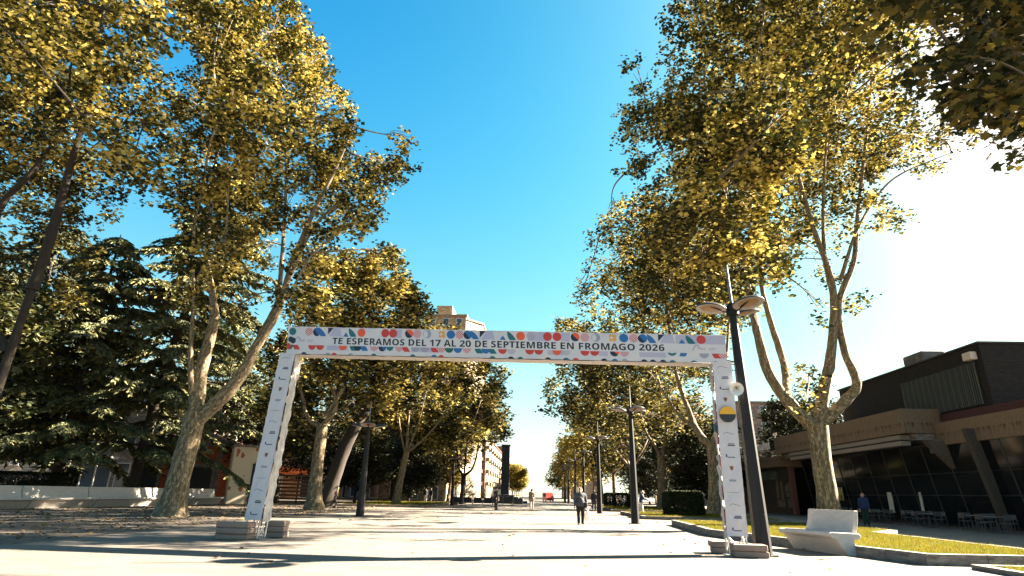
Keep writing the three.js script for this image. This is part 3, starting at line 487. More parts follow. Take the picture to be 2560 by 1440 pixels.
{ // horn loudspeaker strapped to the first lamp post
  const h = thing('horn_loudspeaker', 'small white horn loudspeaker strapped to the lamp post by the arch', 'loudspeaker', [5.18, 4.02, -15.6], -0.3);
  part('horn', new THREE.LatheGeometry([[0.03, -0.16], [0.04, -0.05], [0.09, 0.05], [0.17, 0.13], [0.175, 0.14]].map(([r, y]) => new THREE.Vector2(r, y)), 20).rotateX(1.9).translate(0, 0, 0.1), mat(lin(0.7, 0.69, 0.66), 0.5, { side: THREE.DoubleSide }), h);
  part('driver', new THREE.CylinderGeometry(0.07, 0.07, 0.14, 16).rotateX(1.9).translate(0, 0.06, -0.1), mat(lin(0.55, 0.54, 0.52), 0.5), h);
  part('bracket', [bar(V(0, 0.02, -0.04), V(0.22, 0.02, -0.12), 0.014), bar(V(0, -0.06, -0.04), V(0.22, -0.06, -0.12), 0.014)], M.blackMetal, h);
  const t = thing('banner_strap', 'black strap tying the banner end to the lamp post', 'strap', [5.05, 4.75, -15.62]);
  part('strap_loop', [bar(V(-0.2, 0.06, 0), V(0.4, -0.02, -0.1), 0.016), bar(V(-0.2, -0.02, 0), V(0.4, -0.1, -0.1), 0.012)], M.blackMetal, t);
}
/* ---------- benches ---------- */
function benchGeometry(len) { // one cast piece: slanted foot, thick seat; the back is a separate slab. The sitter faces -x, length along z
  const s = new THREE.Shape(); [[-0.42, 0.43], [-0.46, 0.47], [-0.45, 0.51], [-0.4, 0.53], [0.36, 0.5], [0.4, 0.46], [0.36, 0.4], [0.16, 0.37], [0.3, 0.0], [-0.02, 0.0], [-0.3, 0.4]].forEach(([x, y], i) => (i ? s.lineTo(x, y) : s.moveTo(x, y)));
  const g = new THREE.ExtrudeGeometry(s, { depth: len - 0.04, bevelEnabled: true, bevelSize: 0.02, bevelThickness: 0.02, bevelSegments: 3 }); g.translate(0, 0, -len / 2 + 0.02); return metreUV(g.clone());
}
function backGeometry(len, h = 1.05) { const s = new THREE.Shape(); [[0.3, 0.5], [0.42, 0.5], [0.52, 0.8], [0.56, h], [0.47, h], [0.42, 0.8]].forEach(([x, y], i) => (i ? s.lineTo(x, y) : s.moveTo(x, y))); const g = new THREE.ExtrudeGeometry(s, { depth: len - 0.04, bevelEnabled: true, bevelSize: 0.015, bevelThickness: 0.015, bevelSegments: 3 }); g.translate(0, 0, -len / 2 + 0.02); return metreUV(g.clone()); }
{
  const b = thing('concrete_bench', 'pale concrete bench with slanted foot and backrest beside the lawn', 'bench', [7.55, 0.004, -17.4], 0.27);
  part('seat', benchGeometry(2.05), M.benchWhite, b); part('backrest', backGeometry(1.75), M.benchWhite, b);
  const L = 4.3; // the long row of benches, end to end
  const zs = [-29.6, -33.95, -38.3, -42.65, -46.7], labels = ['near the leaning trunk at the park edge', 'in front of the clipped park hedge', 'dappled brightly with sun before the cedars', 'beside the big leaning plane trunk', 'short last one before the brick pavilion door'];
  zs.forEach((z, i) => { const len = i === 4 ? 3.6 : L, w = thing('long_bench', `long concrete bench of the row, ${labels[i]}`, 'bench', [-27.2 + i * 0.4, 0.004, z], Math.PI - 0.09, 'row of long concrete benches'); part('seat', benchGeometry(len), M.benchWhite, w); part('backrest', backGeometry(len, 1.12), M.benchWhite, w); });
}

/* ---------- the restaurant pavilion ---------- */
const stainTex = canvasTexture(1024, 256, (c, w, h) => { // board-marked concrete, dark rain streaks running down from the top edge
  const r = rng(61); c.fillStyle = '#bdaa96'; c.fillRect(0, 0, w, h);
  for (let k = 0; k < 2600; k++) { c.fillStyle = r() < 0.5 ? 'rgba(120,95,70,.10)' : 'rgba(235,215,185,.10)'; c.fillRect(r() * w, r() * h, 2 + r() * 9, 4 + r() * 40); }
  for (let k = 0; k < 90; k++) { const x = r() * w, ww = 3 + r() * 16, hh = h * (0.15 + 0.75 * r() * r()); for (let q = 0; q < 12; q++) { c.fillStyle = `rgba(52,44,32,${0.09 + 0.06 * r()})`; c.beginPath(); c.moveTo(x + r() * ww, 0); c.lineTo(x + ww * (0.4 + r() * 0.5), 0); c.lineTo(x + ww * r(), hh * (0.4 + 0.6 * r())); c.fill(); } }
  for (let x = 0; x < w; x += 64) { c.fillStyle = 'rgba(70,55,40,.35)'; c.fillRect(x, 0, 1.5, h); }
});
const fasciaM = (len, h) => { const t = stainTex.clone(); t.repeat.set(1 / 6, 1 / h); t.needsUpdate = true; return new THREE.MeshStandardMaterial({ color: lin(0.36, 0.315, 0.28), map: t, bumpMap: t, bumpScale: 0.012, roughness: 0.92 }); };
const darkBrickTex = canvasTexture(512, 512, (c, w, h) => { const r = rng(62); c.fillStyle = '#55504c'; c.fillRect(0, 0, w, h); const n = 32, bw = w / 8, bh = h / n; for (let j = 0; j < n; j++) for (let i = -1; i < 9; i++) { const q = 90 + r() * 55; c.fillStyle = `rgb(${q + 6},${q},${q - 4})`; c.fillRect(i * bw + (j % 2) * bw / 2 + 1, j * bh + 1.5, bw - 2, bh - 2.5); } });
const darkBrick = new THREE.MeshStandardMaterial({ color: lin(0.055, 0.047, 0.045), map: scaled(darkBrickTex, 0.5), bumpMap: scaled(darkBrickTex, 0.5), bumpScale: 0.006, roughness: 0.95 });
{
  const rx = 22.6, R = thing('restaurant_pavilion', 'dark low restaurant building with stained concrete fascia and inclined glass front', 'building', [rx, 0, -45]);
  const b = (x0, y0, z0, x1, y1, z1, r = 0.03) => box(x0 - rx, y0, z0 + 45, x1 - rx, y1, z1 + 45, r);
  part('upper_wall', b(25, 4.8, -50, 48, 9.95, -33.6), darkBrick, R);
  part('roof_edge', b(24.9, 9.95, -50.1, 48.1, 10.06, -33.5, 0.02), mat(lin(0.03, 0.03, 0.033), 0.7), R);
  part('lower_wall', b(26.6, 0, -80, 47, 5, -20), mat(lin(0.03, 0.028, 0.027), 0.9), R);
  const lv = part('louvre_recess', b(24.94, 6.6, -41.4, 25.0, 9.0, -34.1, 0), M.blackMetal, R);
  for (let k = 0; k < 40; k++) { const z = -41.3 + k * 0.181; const g = box(-0.09, 6.62, -0.035, 0.0, 8.98, 0.035, 0.01); g.rotateY(0); const m = part('louvre_slat', g, mat(lin(0.06, 0.075, 0.08), 0.5, { metalness: 0.4 }), R); m.position.set(24.94 - rx, 0, z + 45 + 0.03); m.rotation.y = 0.5; m.material = k % 3 ? louvA() : louvB(); }
  part('roof_vent', [b(26.2, 10.0, -42.2, 27.4, 10.45, -40.4, 0.05), b(26.0, 10.42, -42.4, 27.6, 11.1, -40.2, 0.12)], grained(lin(0.2, 0.19, 0.18)), R);
  part('floodlight_box', b(24.62, 9.1, -34.6, 25.0, 9.55, -33.9, 0.04), mat(lin(0.55, 0.48, 0.42), 0.6), R);
  const f1 = part('fascia', b(22.6, 5.35, -59, 26.4, 6.85, -38.1), fasciaM(20, 1.5), R);
  part('fascia', b(24.4, 4.62, -38.06, 30, 5.95, -18), fasciaM(20, 1.33), R);
  part('fascia', b(22.7, 4.25, -78, 26.4, 5.25, -59.02), fasciaM(20, 1), R);
  part('red_parapet', b(24.8, 5.95, -37.9, 24.98, 6.45, -24, 0.02), mat(lin(0.05, 0.013, 0.012), 0.8), R);
  for (let k = 0; k < 4; k++) { const z0 = -56 + k * 4.3; part('awning_box', b(22.66, 5.02, z0, 23.3, 5.3, z0 + 4.27, 0.02), mat(lin(0.22, 0.19, 0.165), 0.7), R); part('awning_box', b(22.7, 4.66, z0, 23.3, 4.94, z0 + 4.27, 0.02), mat(lin(0.24, 0.2, 0.175), 0.7), R); }
  part('canopy_soffit', b(23.3, 4.95, -59, 26.6, 5.34, -38.2, 0), grained(lin(0.3, 0.26, 0.23), 0.92, 0.5), R);
  part('air_unit', b(24.2, 4.2, -38.6, 25.6, 5.0, -37.6, 0.04), mat(lin(0.14, 0.12, 0.1), 0.7), R);
  // inclined concrete props
  const prop = (z, x1, x0) => { const g = new THREE.BoxGeometry(0.34, 5.6, 0.34, 1, 1, 1); const p = g.attributes.position; for (let i = 0; i < p.count; i++) if (p.getY(i) > 0) { p.setX(i, p.getX(i) * 1.8 + (x1 - x0)); } g.computeVertexNormals(); g.translate(x0 - rx, 2.5, z + 45); return metreUV(g.clone()); };
  for (const z of [-34.8]) part('concrete_prop', prop(z, 24.2, 25.1), grained(lin(0.07, 0.06, 0.05), 0.9, 0.5, grainC, 0.002), R);
  part('corbel', (() => { const s = new THREE.Shape(); s.moveTo(0, 0); s.lineTo(2.6, 0); s.lineTo(2.6, -2.4); s.lineTo(2.1, -2.4); s.closePath(); const g = new THREE.ExtrudeGeometry(s, { depth: 0.5, bevelEnabled: false }); g.translate(23.4 - rx, 4.84, -37.9 + 45); return metreUV(g.clone()); })(), grained(lin(0.12, 0.095, 0.08), 0.9, 0.5, grainC, 0.002), R);
  // glass front leaning outwards
  const xb = 25.3, xt = 24.5, yT = 4.9, n = 16, z0 = -58, z1 = -22, st = (z1 - z0) / n, P = (t, z) => V(xb + (xt - xb) * t - rx, yT * t, z + 45);
  for (let k = 0; k <= n; k++) { const z = z0 + k * st; part('mullion', bar(P(0, z), P(1, z), 0.05, 4), mat(lin(0.025, 0.025, 0.027), 0.6), R); }
  for (const t of [0.02, 0.36, 0.62, 0.98]) part('transom', bar(P(t, z0), P(t, z1), 0.035, 4), M.blackMetal, R);
  for (let k = 0; k < n; k++) for (const [a, c] of [[0.02, 0.36], [0.36, 0.62], [0.62, 0.98]]) { const acc = new Acc(); for (const p of [P(a, z0 + k * st + 0.03), P(a, z0 + (k + 1) * st - 0.03), P(c, z0 + (k + 1) * st - 0.03), P(c, z0 + k * st + 0.03)]) { acc.p.push(p.x, p.y, p.z); acc.u.push(0, 0); } acc.i.push(0, 1, 2, 0, 2, 3); part('pane', acc.geometry(), M.glassDark, R); }
  part('poster', box(24.66 - rx, 1.35, -52.6 + 45, 24.72 - rx, 2.35, -51.4 + 45, 0.01), new THREE.MeshStandardMaterial({ map: canvasTexture(64, 64, (c) => { c.fillStyle = '#8d8f55'; c.fillRect(0, 0, 64, 64); c.fillStyle = '#c8cc9a'; c.fillRect(34, 6, 22, 50); c.fillStyle = '#4a4420'; c.beginPath(); c.moveTo(6, 20); c.lineTo(30, 14); c.lineTo(28, 54); c.fill(); }), roughness: 0.6 }), R);
  for (const [z, w] of [[-45.6, 0.55], [-41.9, 0.25]]) part('white_curtain', box(24.98 - rx, 0.6, z + 45, 25.04 - rx, 2.9, z + 45 + w, 0.01), mat(lin(0.55, 0.5, 0.45), 0.8), R);
  part('red_jamb', b(23.5, 0, -58.9, 23.9, 4.25, -58.3, 0.02), mat(lin(0.12, 0.05, 0.045), 0.8), R);
  // far wing: graffiti wall and green sign
  const graf = canvasTexture(512, 256, (c, w, h) => { c.fillStyle = '#57534f'; c.fillRect(0, 0, w, h); const r = rng(7); for (let k = 0; k < 900; k++) { c.fillStyle = `rgba(${60 + r() * 60},${56 + r() * 50},${52 + r() * 46},.25)`; c.fillRect(r() * w, r() * h, 3 + r() * 20, 2 + r() * 10); } c.fillStyle = '#a99f8c'; c.strokeStyle = '#4b453c'; c.lineWidth = 5; const blob = (f) => { c.beginPath(); f(); c.closePath(); c.fill(); c.stroke(); }; blob(() => c.ellipse(190, 120, 24, 62, 0.1, 0, 7)); blob(() => { c.roundRect(165, 172, 120, 44, 16); }); blob(() => { c.roundRect(236, 66, 40, 118, 18); }); blob(() => { c.ellipse(345, 110, 46, 26, -0.2, 0, 7); }); blob(() => { c.roundRect(310, 130, 100, 30, 12); }); blob(() => { c.roundRect(322, 164, 96, 54, 18); }); });
  const gw = part('graffiti_wall', b(23.5, 0, -76, 24, 4.25, -59.1, 0), new THREE.MeshStandardMaterial({ color: lin(0.3, 0.29, 0.28), map: (() => { const t = graf.clone(); t.repeat.set(1 / 8.5, 1 / 4.25); t.offset.set(0.36, 0.02); t.needsUpdate = true; return t; })(), roughness: 0.9 }), R);
  const gs = canvasTexture(256, 64, (c, w, h) => { c.fillStyle = '#1d4d47'; c.fillRect(0, 0, w, h); c.fillStyle = '#4f7a72'; c.fillRect(70, 10, 150, 12); c.fillRect(50, 30, 40, 8); c.fillRect(100, 30, 120, 8); c.fillRect(20, 50, 60, 6); });
  part('green_sign', b(23.38, 3.15, -66.5, 23.48, 4.0, -61.3, 0.01), new THREE.MeshStandardMaterial({ color: lin(0.5, 0.5, 0.5), map: (() => { const t = gs.clone(); t.repeat.set(1 / 5.2, 1 / 0.85); t.offset.set(0.55, 0.3); t.needsUpdate = true; return t; })(), roughness: 0.6 }), R);
  // railing with the sign letters on the far roof terrace
  for (let k = 0; k < 12; k++) part('railing_post', bar(V(22.95 - rx, 5.25, -76 + 45 + k * 1.5), V(22.95 - rx, 6.35, -76 + 45 + k * 1.5), 0.03, 6), M.blackMetal, R);
  for (const y of [5.5, 5.78, 6.06, 6.34]) part('railing_rail', bar(V(22.95 - rx, y, -77 + 45), V(22.95 - rx, y, -59.2 + 45), 0.025, 6), M.blackMetal, R);
  const font = await new FontLoader().loadAsync('fonts/droid/droid_serif_bold.typeface.json');
  const word = (t, size, z, y) => { const g = new TextGeometry(t, { font, size, depth: 0.06, curveSegments: 4 }); g.rotateY(-Math.PI / 2); g.translate(22.86 - rx, y, z + 45); part('sign_letters', g, mat(lin(0.6, 0.55, 0.52), 0.6), R); };
  word('Sandwi', 0.85, -65.2, 6.0); word('T', 1.0, -59.6, 6.4);
}
function louvA() { return (louvA.m ??= mat(lin(0.05, 0.062, 0.066), 0.5, { metalness: 0.4 })); }
function louvB() { return (louvB.m ??= mat(lin(0.085, 0.085, 0.08), 0.55, { metalness: 0.3 })); }
// terrace furniture
{
  const chair = thing('terrace_chair', 'grey metal terrace chair in front of the restaurant glass', 'chair', [22, 0.004, -44], 0, 'terrace chairs in front of the restaurant'), m = mat(lin(0.07, 0.07, 0.075), 0.5);
  part('seat', box(-0.21, 0.43, -0.21, 0.21, 0.46, 0.21, 0.012), m, chair); part('backrest', box(-0.21, 0.6, 0.19, 0.21, 0.84, 0.215, 0.012), m, chair);
  for (const [x, z] of [[-1, -1], [1, -1]]) part('leg', bar(V(x * 0.2, 0, z * 0.22), V(x * 0.19, 0.44, z * 0.19), 0.014), m, chair);
  for (const x of [-1, 1]) part('leg', bar(V(x * 0.2, 0, 0.24), V(x * 0.19, 0.84, 0.2), 0.014), m, chair);
  const table = thing('terrace_table', 'square terrace table in front of the restaurant glass', 'table', [22.4, 0.004, -45], 0, 'terrace tables in front of the restaurant'), tm = mat(lin(0.25, 0.22, 0.18), 0.5);
  part('tabletop', box(-0.36, 0.71, -0.36, 0.36, 0.74, 0.36, 0.01), tm, table); part('column', bar(V(0, 0.02, 0), V(0, 0.71, 0), 0.03), m, table); part('foot', box(-0.22, 0, -0.22, 0.22, 0.025, 0.22, 0.008), m, table);
  const r = rng(17); let k = 0;
  for (let i = 0; i < 8; i++) { const z = -31.5 - i * 2.6, x = 22.2 + (i % 2) * 0.9; if (!i) table.position.set(x, 0.004, z); else dup(table, [x, 0.004, z], r()); for (const a of [0, 1.57, 3.14, 4.71]) { const p = [x + Math.sin(a) * 0.62, 0.004, z + Math.cos(a) * 0.62]; if (k++) dup(chair, p, a + (r() - 0.5) * 0.5); else { chair.position.set(...p); chair.rotation.y = a; } } }
}
/* ---------- hedges ---------- */
function hedge(label, x0, z0, x1, z1, h, count, group, pal = [[0.018, 0.026, 0.009], [0.03, 0.038, 0.012], [0.08, 0.075, 0.018]]) {
  const cx = (x0 + x1) / 2, cz = (z0 + z1) / 2, w = Math.abs(x1 - x0), d = Math.abs(z1 - z0), r = rng(Math.round(x0 * 13 + z0 * 7 + 500)), t = thing('box_hedge', label, 'hedge', [cx, 0.1, cz], 0, group), acc = new Acc();
  const st = new Acc(); for (let a = 0; a < 26; a++) { const x = (r() - 0.5) * (w - 0.5), z = (r() - 0.5) * (d - 0.5); tube(st, [V(x, -0.1, z), V(x + (r() - 0.5) * 0.2, h * 0.5, z + (r() - 0.5) * 0.2), V(x + (r() - 0.5) * 0.5, h * 0.93, z + (r() - 0.5) * 0.4)], [0.03, 0.02, 0.008], 5, 0.1); } part('stems', st.geometry(), darkBark, t);
  for (let k = 0; k < count; k++) {
    const f = r() * (w * d + 2 * h * (w + d)); let p, n;
    if (f < w * d) { p = V((r() - 0.5) * w, h, (r() - 0.5) * d); n = V(0, 1, 0); } else if (r() < w / (w + d)) { const s = r() < 0.5 ? -1 : 1; p = V((r() - 0.5) * w, r() * h, s * d / 2); n = V(0, 0, s); } else { const s = r() < 0.5 ? -1 : 1; p = V(s * w / 2, r() * h, (r() - 0.5) * d); n = V(s, 0, 0); }
    const q = 0.05 * noise3(p.x * 1.7, p.y * 1.7, p.z * 1.7) - 0.22 * r() * r(); p.addScaledVector(n, q); const edge = Math.max(0, Math.abs(p.x) / w * 2 - 0.86) * Math.max(0, p.y / h - 0.86); p.multiplyScalar(1 - edge * 2);
    const c = pal[Math.min(2, Math.floor(r() * 2.35))], v = 0.7 + 0.6 * r(); leaf(acc, p.x, p.y, p.z, 0.055 + 0.05 * r(), r, [c[0] * v, c[1] * v, c[2] * v]);
  }
  part('foliage', acc.geometry(false), darkLeafM, t); return t;
}
hedge('large clipped box hedge on the lawn beside the arch tower', 8.35, -40.3, 10.6, -42.2, 1.6, 34000);
hedge('smaller clipped hedge beyond the reading person', 7.1, -65.5, 9.7, -67.8, 1.5, 26000);
hedge('low park hedge behind the long benches', -38, -40, -32, -41.6, 1.9, 36000, null, [[0.014, 0.02, 0.008], [0.022, 0.026, 0.009], [0.05, 0.048, 0.014]]);

/* ---------- park pavilion and houses on the earth side ---------- */
const brickRed = (() => { const t = canvasTexture(512, 512, (c, w, h) => { const r = rng(64); c.fillStyle = '#9a7a62'; c.fillRect(0, 0, w, h); const n = 28, bw = w / 8, bh = h / n; for (let j = 0; j < n; j++) for (let i = -1; i < 9; i++) { const q = r(); c.fillStyle = `rgb(${150 + q * 50},${72 + q * 30},${42 + q * 22})`; c.fillRect(i * bw + (j % 2) * bw / 2 + 1, j * bh + 1, bw - 2, bh - 2); } }); return (k, o) => new THREE.MeshStandardMaterial({ color: k, map: scaled(t, 0.5), bumpMap: scaled(t, 0.5), bumpScale: 0.006, roughness: 0.95, ...o }); })();
const brickM = brickRed(lin(0.8, 0.74, 0.66)), stoneM = grained(lin(0.32, 0.26, 0.21), 0.92, 0.8);
{
  const z = -53, L = at(332, 1200, z).x, Rr = at(545, 1200, z).x, H = 4.7, W = Rr - L, p = thing('brick_pavilion', 'small brick park pavilion with stone door surrounds behind the benches', 'building', [L, 0, z]);
  const xo = (px) => at(px, 1200, z).x - L;
  part('wall', box(0, 0, -5, W, H, 0, 0.02), brickM, p);
  part('plinth', box(-0.05, 0, -5.05, W + 0.05, 0.5, 0.05, 0.02), stoneM, p);
  part('cornice', box(-0.2, H, -5.2, W + 0.2, H + 0.35, 0.22, 0.05), stoneM, p);
  part('roof', (() => { const g = new THREE.ConeGeometry(0.72, 1.4, 4).rotateY(Math.PI / 4).scale(W + 0.2, 1, 5.3); g.translate(W / 2, H + 1.05, -2.5); return g; })(), grained(lin(0.22, 0.09, 0.05)), p);
  for (const x of [0.16, xo(432), W - 0.16]) for (let k = 0; k < 9; k++) part('quoin_stone', box(x - (k % 2 ? 0.22 : 0.16), 0.5 + k * 0.465, 0, x + (k % 2 ? 0.22 : 0.16), 0.5 + k * 0.465 + 0.455, 0.05, 0.015), stoneM, p);
  for (const [a, b2, h] of [[352, 392, 3.05], [470, 528, 2.9]]) { const x0 = xo(a), x1 = xo(b2); part('door', box(x0, 0, 0.01, x1, h, 0.04, 0.01), mat(lin(0.012, 0.012, 0.013), 0.6), p); const dd = part('door_surround', box(x0 - 0.24, 0, 0.02, x0, h, 0.1, 0.015), stoneM, p); part('door_surround', box(x1, 0, 0.02, x1 + 0.24, h, 0.1, 0.015), stoneM, p); part('lintel', box(x0 - 0.24, h, 0.02, x1 + 0.24, h + 0.32, 0.12, 0.015), stoneM, p); }
}
{ // pale sunlit wall with patches of bare brick
  const z = -49.5, a = at(580, 1200, z), b = at(655, 1200, z), w = thing('rendered_gatehouse', 'pale sunlit rendered wall with bare brick patches beside the pavilion', 'building', [a.x, 0, z]), W = 3.9, H = 4.5;
  const t = canvasTexture(512, 512, (c, s) => { const r = rng(66); c.fillStyle = '#e6d8c2'; c.fillRect(0, 0, s, s); for (let k = 0; k < 30; k++) { const x = r() * s, y = r() * s, q = 6 + r() * 20; c.save(); c.beginPath(); for (let i = 0; i < 11; i++) { const an = i / 11 * 6.283; c.lineTo(x + Math.cos(an) * q * (0.5 + r() * 0.7), y + Math.sin(an) * q * (0.6 + r() * 1.1)); } c.clip(); c.fillStyle = '#a88b74'; c.fillRect(0, 0, s, s); for (let j = 0; j < 60; j++) for (let i = 0; i < 24; i++) { c.fillStyle = `rgb(${165 + r() * 40},${84 + r() * 25},${52 + r() * 16})`; c.fillRect(i * 22 + (j % 2) * 11, j * 9, 20, 7.4); } c.restore(); } });
  const rm = new THREE.MeshStandardMaterial({ color: lin(0.75, 0.72, 0.68), map: scaled(t, 0.2), roughness: 0.92 });
  const body = part('wall', box(-0.2, 0, -2.2, W * 0.8, H, 0, 0.03), rm, w); w.rotation.y = 0.55;
  part('doorway', box(W * 0.36, 0, 0.0, W * 0.7, 3.2, 0.05, 0.01), mat(lin(0.015, 0.016, 0.018), 0.7), w); part('coping', box(-0.3, H, -2.3, W * 0.8 + 0.1, H + 0.2, 0.12, 0.03), stoneM, w);  // doorway is a flat dark panel, painting the shade of the opening
}
// apartment blocks: wall, floor bands, windows (frame > pane), balconies, roof
function block(name, label, x, z, w, d, floors, fh, o = {}) {
  const t = thing(name, label, 'building', [x, 0, z], o.turn ?? 0, o.group), H = floors * fh, wm = o.wall, fm = mat(lin(0.55, 0.53, 0.5), 0.6);
  part('wall', box(-w / 2, 0, -d / 2, w / 2, H, d / 2, 0.03), wm, t);
  part('cornice', box(-w / 2 - 0.3, H, -d / 2 - 0.3, w / 2 + 0.3, H + 0.4, d / 2 + 0.3, 0.04), o.trim ?? stoneM, t);
  if (o.roof) part('roof', (() => { const g = new THREE.ConeGeometry(0.7072, o.roofH ?? 2.4, 4).rotateY(Math.PI / 4).scale(w + 0.8, 1, d + 0.8); g.translate(0, H + 0.4 + (o.roofH ?? 2.4) / 2, 0); return g; })(), o.roof, t);
  else if (o.attic) part('stair_tower', box(-w * 0.3, H + 0.4, -d * 0.3, w * 0.1, H + 3.2, d * 0.3, 0.03), wm, t);
  const face = (len, put, bays, fl0 = 0) => { for (let f = fl0; f < floors; f++) for (let k = 0; k < bays; k++) { const u = (k + 0.5) / bays * len - len / 2, ww = o.ww ?? 1.3, y0 = f * fh + (f ? 0.9 : 0.2), y1 = f * fh + fh - 0.45, fr = put('window', u - ww / 2, y0, 0, u + ww / 2, y1, 0.06, fm, t); put('pane', u - ww / 2 + 0.1, y0 + 0.1, 0.062, u + ww / 2 - 0.1, y1 - 0.1, 0.075, M.windowGlass, fr);
    if (f && o.balcony && k % o.balcony === 0) { put('balcony', u - ww, f * fh + 0.05, 0.06, u + ww, f * fh + 0.95, 0.95, o.balconyM ?? brickM, t); } else if (f) put('sill', u - ww / 2 - 0.1, y0 - 0.1, 0, u + ww / 2 + 0.1, y0 - 0.005, 0.16, o.trim ?? stoneM, fr); } };
  const front = (n, u0, y0, e0, u1, y1, e1, m, par) => part(n, box(u0, y0, d / 2 + e0, u1, y1, d / 2 + e1), m, par);
  const right = (n, u0, y0, e0, u1, y1, e1, m, par) => part(n, box(w / 2 + e0, y0, -u1, w / 2 + e1, y1, -u0), m, par);
  const left = (n, u0, y0, e0, u1, y1, e1, m, par) => part(n, box(-w / 2 - e1, y0, u0, -w / 2 - e0, y1, u1), m, par);
  if (o.frontBays) face(w, front, o.frontBays); if (o.rightBays) face(d, right, o.rightBays); if (o.leftBays) face(d, left, o.leftBays);
  return t;
}
const cream = grained(lin(0.36, 0.29, 0.2), 0.9, 0.3), ochre = grained(lin(0.55, 0.34, 0.18), 0.9, 0.3), beige = grained(lin(0.4, 0.32, 0.25), 0.9, 0.3), tile = grained(lin(0.3, 0.11, 0.06), 0.9, 0.6);
const tower = block('apartment_tower', 'tall ochre apartment tower rising behind the golden trees', -20, -126.5, 8.6, 13, 12, 3.08, { wall: grained(lin(0.62, 0.38, 0.21), 0.9, 0.3), trim: cream, frontBays: 3, attic: true });
part('side_bay', prism([[4.32, 6.5], [7.6, 2.5], [7.6, -6], [4.32, -6]], 0, 36.2), cream, tower); part('side_bay_cornice', prism([[4.32, 6.75], [7.85, 2.6], [7.85, -6.2], [4.32, -6.2]], 36.2, 36.6), stoneM, tower);  // sunlight on this face put into the colour: cream beside ochre walls
block('cream_apartment_block', 'sunlit cream apartment block with terracotta balconies beside the monument', -20, -105.5, 12, 28, 4, 3.3, { wall: cream, trim: brickM, frontBays: 4, rightBays: 9, balcony: 1, balconyM: grained(lin(0.13, 0.04, 0.018), 0.9, 0.5), roof: tile, roofH: 1.2 });
block('far_house', 'narrow pinkish house at the far end beyond the cream block', -20, -198, 12, 74, 5, 3.1, { wall: grained(lin(0.22, 0.13, 0.085), 0.9, 0.3), trim: grained(lin(0.13, 0.04, 0.02)), frontBays: 3, rightBays: 16, balcony: 2, balconyM: cream });
block('far_house', 'pale far house at the vanishing end of the street', -20, -290, 12, 100, 6, 3.1, { wall: cream, frontBays: 3, rightBays: 8 });
block('far_house', 'grey far house behind the distant yellow tree', 15, -230, 10, 60, 6, 3.1, { wall: beige, frontBays: 3, leftBays: 8 });
block('red_roofed_house', 'house with a red tiled roof seen between the plane trunks', 30, -118, 14, 12, 4, 3.2, { wall: beige, roof: tile, frontBays: 4, leftBays: 3, roofH: 4 });
block('pink_apartment_block', 'pinkish apartment block with stacked balconies behind the large hedge', 46, -122, 16, 14, 6, 3.1, { wall: grained(lin(0.42, 0.27, 0.22), 0.9, 0.3), frontBays: 5, leftBays: 4, balcony: 2, balconyM: cream });
block('shop_building', 'beige building with an orange shop band under the trees', -41, -84, 26, 12, 3, 3.6, { wall: ochre, frontBays: 7, rightBays: 3, trim: stoneM, balcony: 3, balconyM: beige });
{ const a = thing('shop_awning', 'long orange shop awning on the beige building', 'awning', [-41, 3.15, -77.9]); part('cover', box(-12.6, -0.05, 0, 12.6, 0.75, 0.9, 0.05), mat(lin(0.5, 0.12, 0.02), 0.7), a); part('valance', box(-12.6, -0.3, 0.86, 12.6, -0.06, 0.9, 0.01), mat(lin(0.42, 0.1, 0.02), 0.7), a); }
block('villa', 'beige villa with a dark eave behind the forked plane trunk', -42, -66, 13, 9, 3, 3.9, { wall: beige, frontBays: 4, rightBays: 3, roof: grained(lin(0.05, 0.05, 0.055)), roofH: 1.6, turn: 0.2 });
block('sunlit_corner_house', 'white and brick corner house glimpsed behind the leaning edge trunk', -75, -62, 16, 14, 4, 3.4, { wall: grained(lin(0.62, 0.55, 0.48), 0.9, 0.3), trim: brickM, frontBays: 5, rightBays: 4, balcony: 2, balconyM: brickM, turn: 0.5 });
block('park_side_block', 'long beige block across the side street', -92, -110, 30, 16, 5, 3.2, { wall: beige, frontBays: 8, rightBays: 4, turn: 0.4 });
block('neighbour_block', 'low block with flat roof behind the restaurant', 60, -75, 24, 30, 3, 3.2, { wall: grained(lin(0.2, 0.22, 0.25), 0.9, 0.3), leftBays: 6, frontBays: 5 });
block('terrace_houses', 'row of brown houses closing the view behind the kiosk', -45, -112, 44, 10, 3, 3.3, { wall: beige, frontBays: 12, roof: tile, roofH: 2 });
block('terrace_houses', 'row of grey houses closing the view behind the pink block', 70, -150, 70, 12, 4, 3.3, { wall: grained(lin(0.25, 0.23, 0.22), 0.9, 0.3), frontBays: 16 });
block('terrace_houses', 'long brown row of houses on the far side of the cross street', -75, -165, 90, 12, 4, 3.3, { wall: grained(lin(0.28, 0.2, 0.15), 0.9, 0.3), frontBays: 20 });
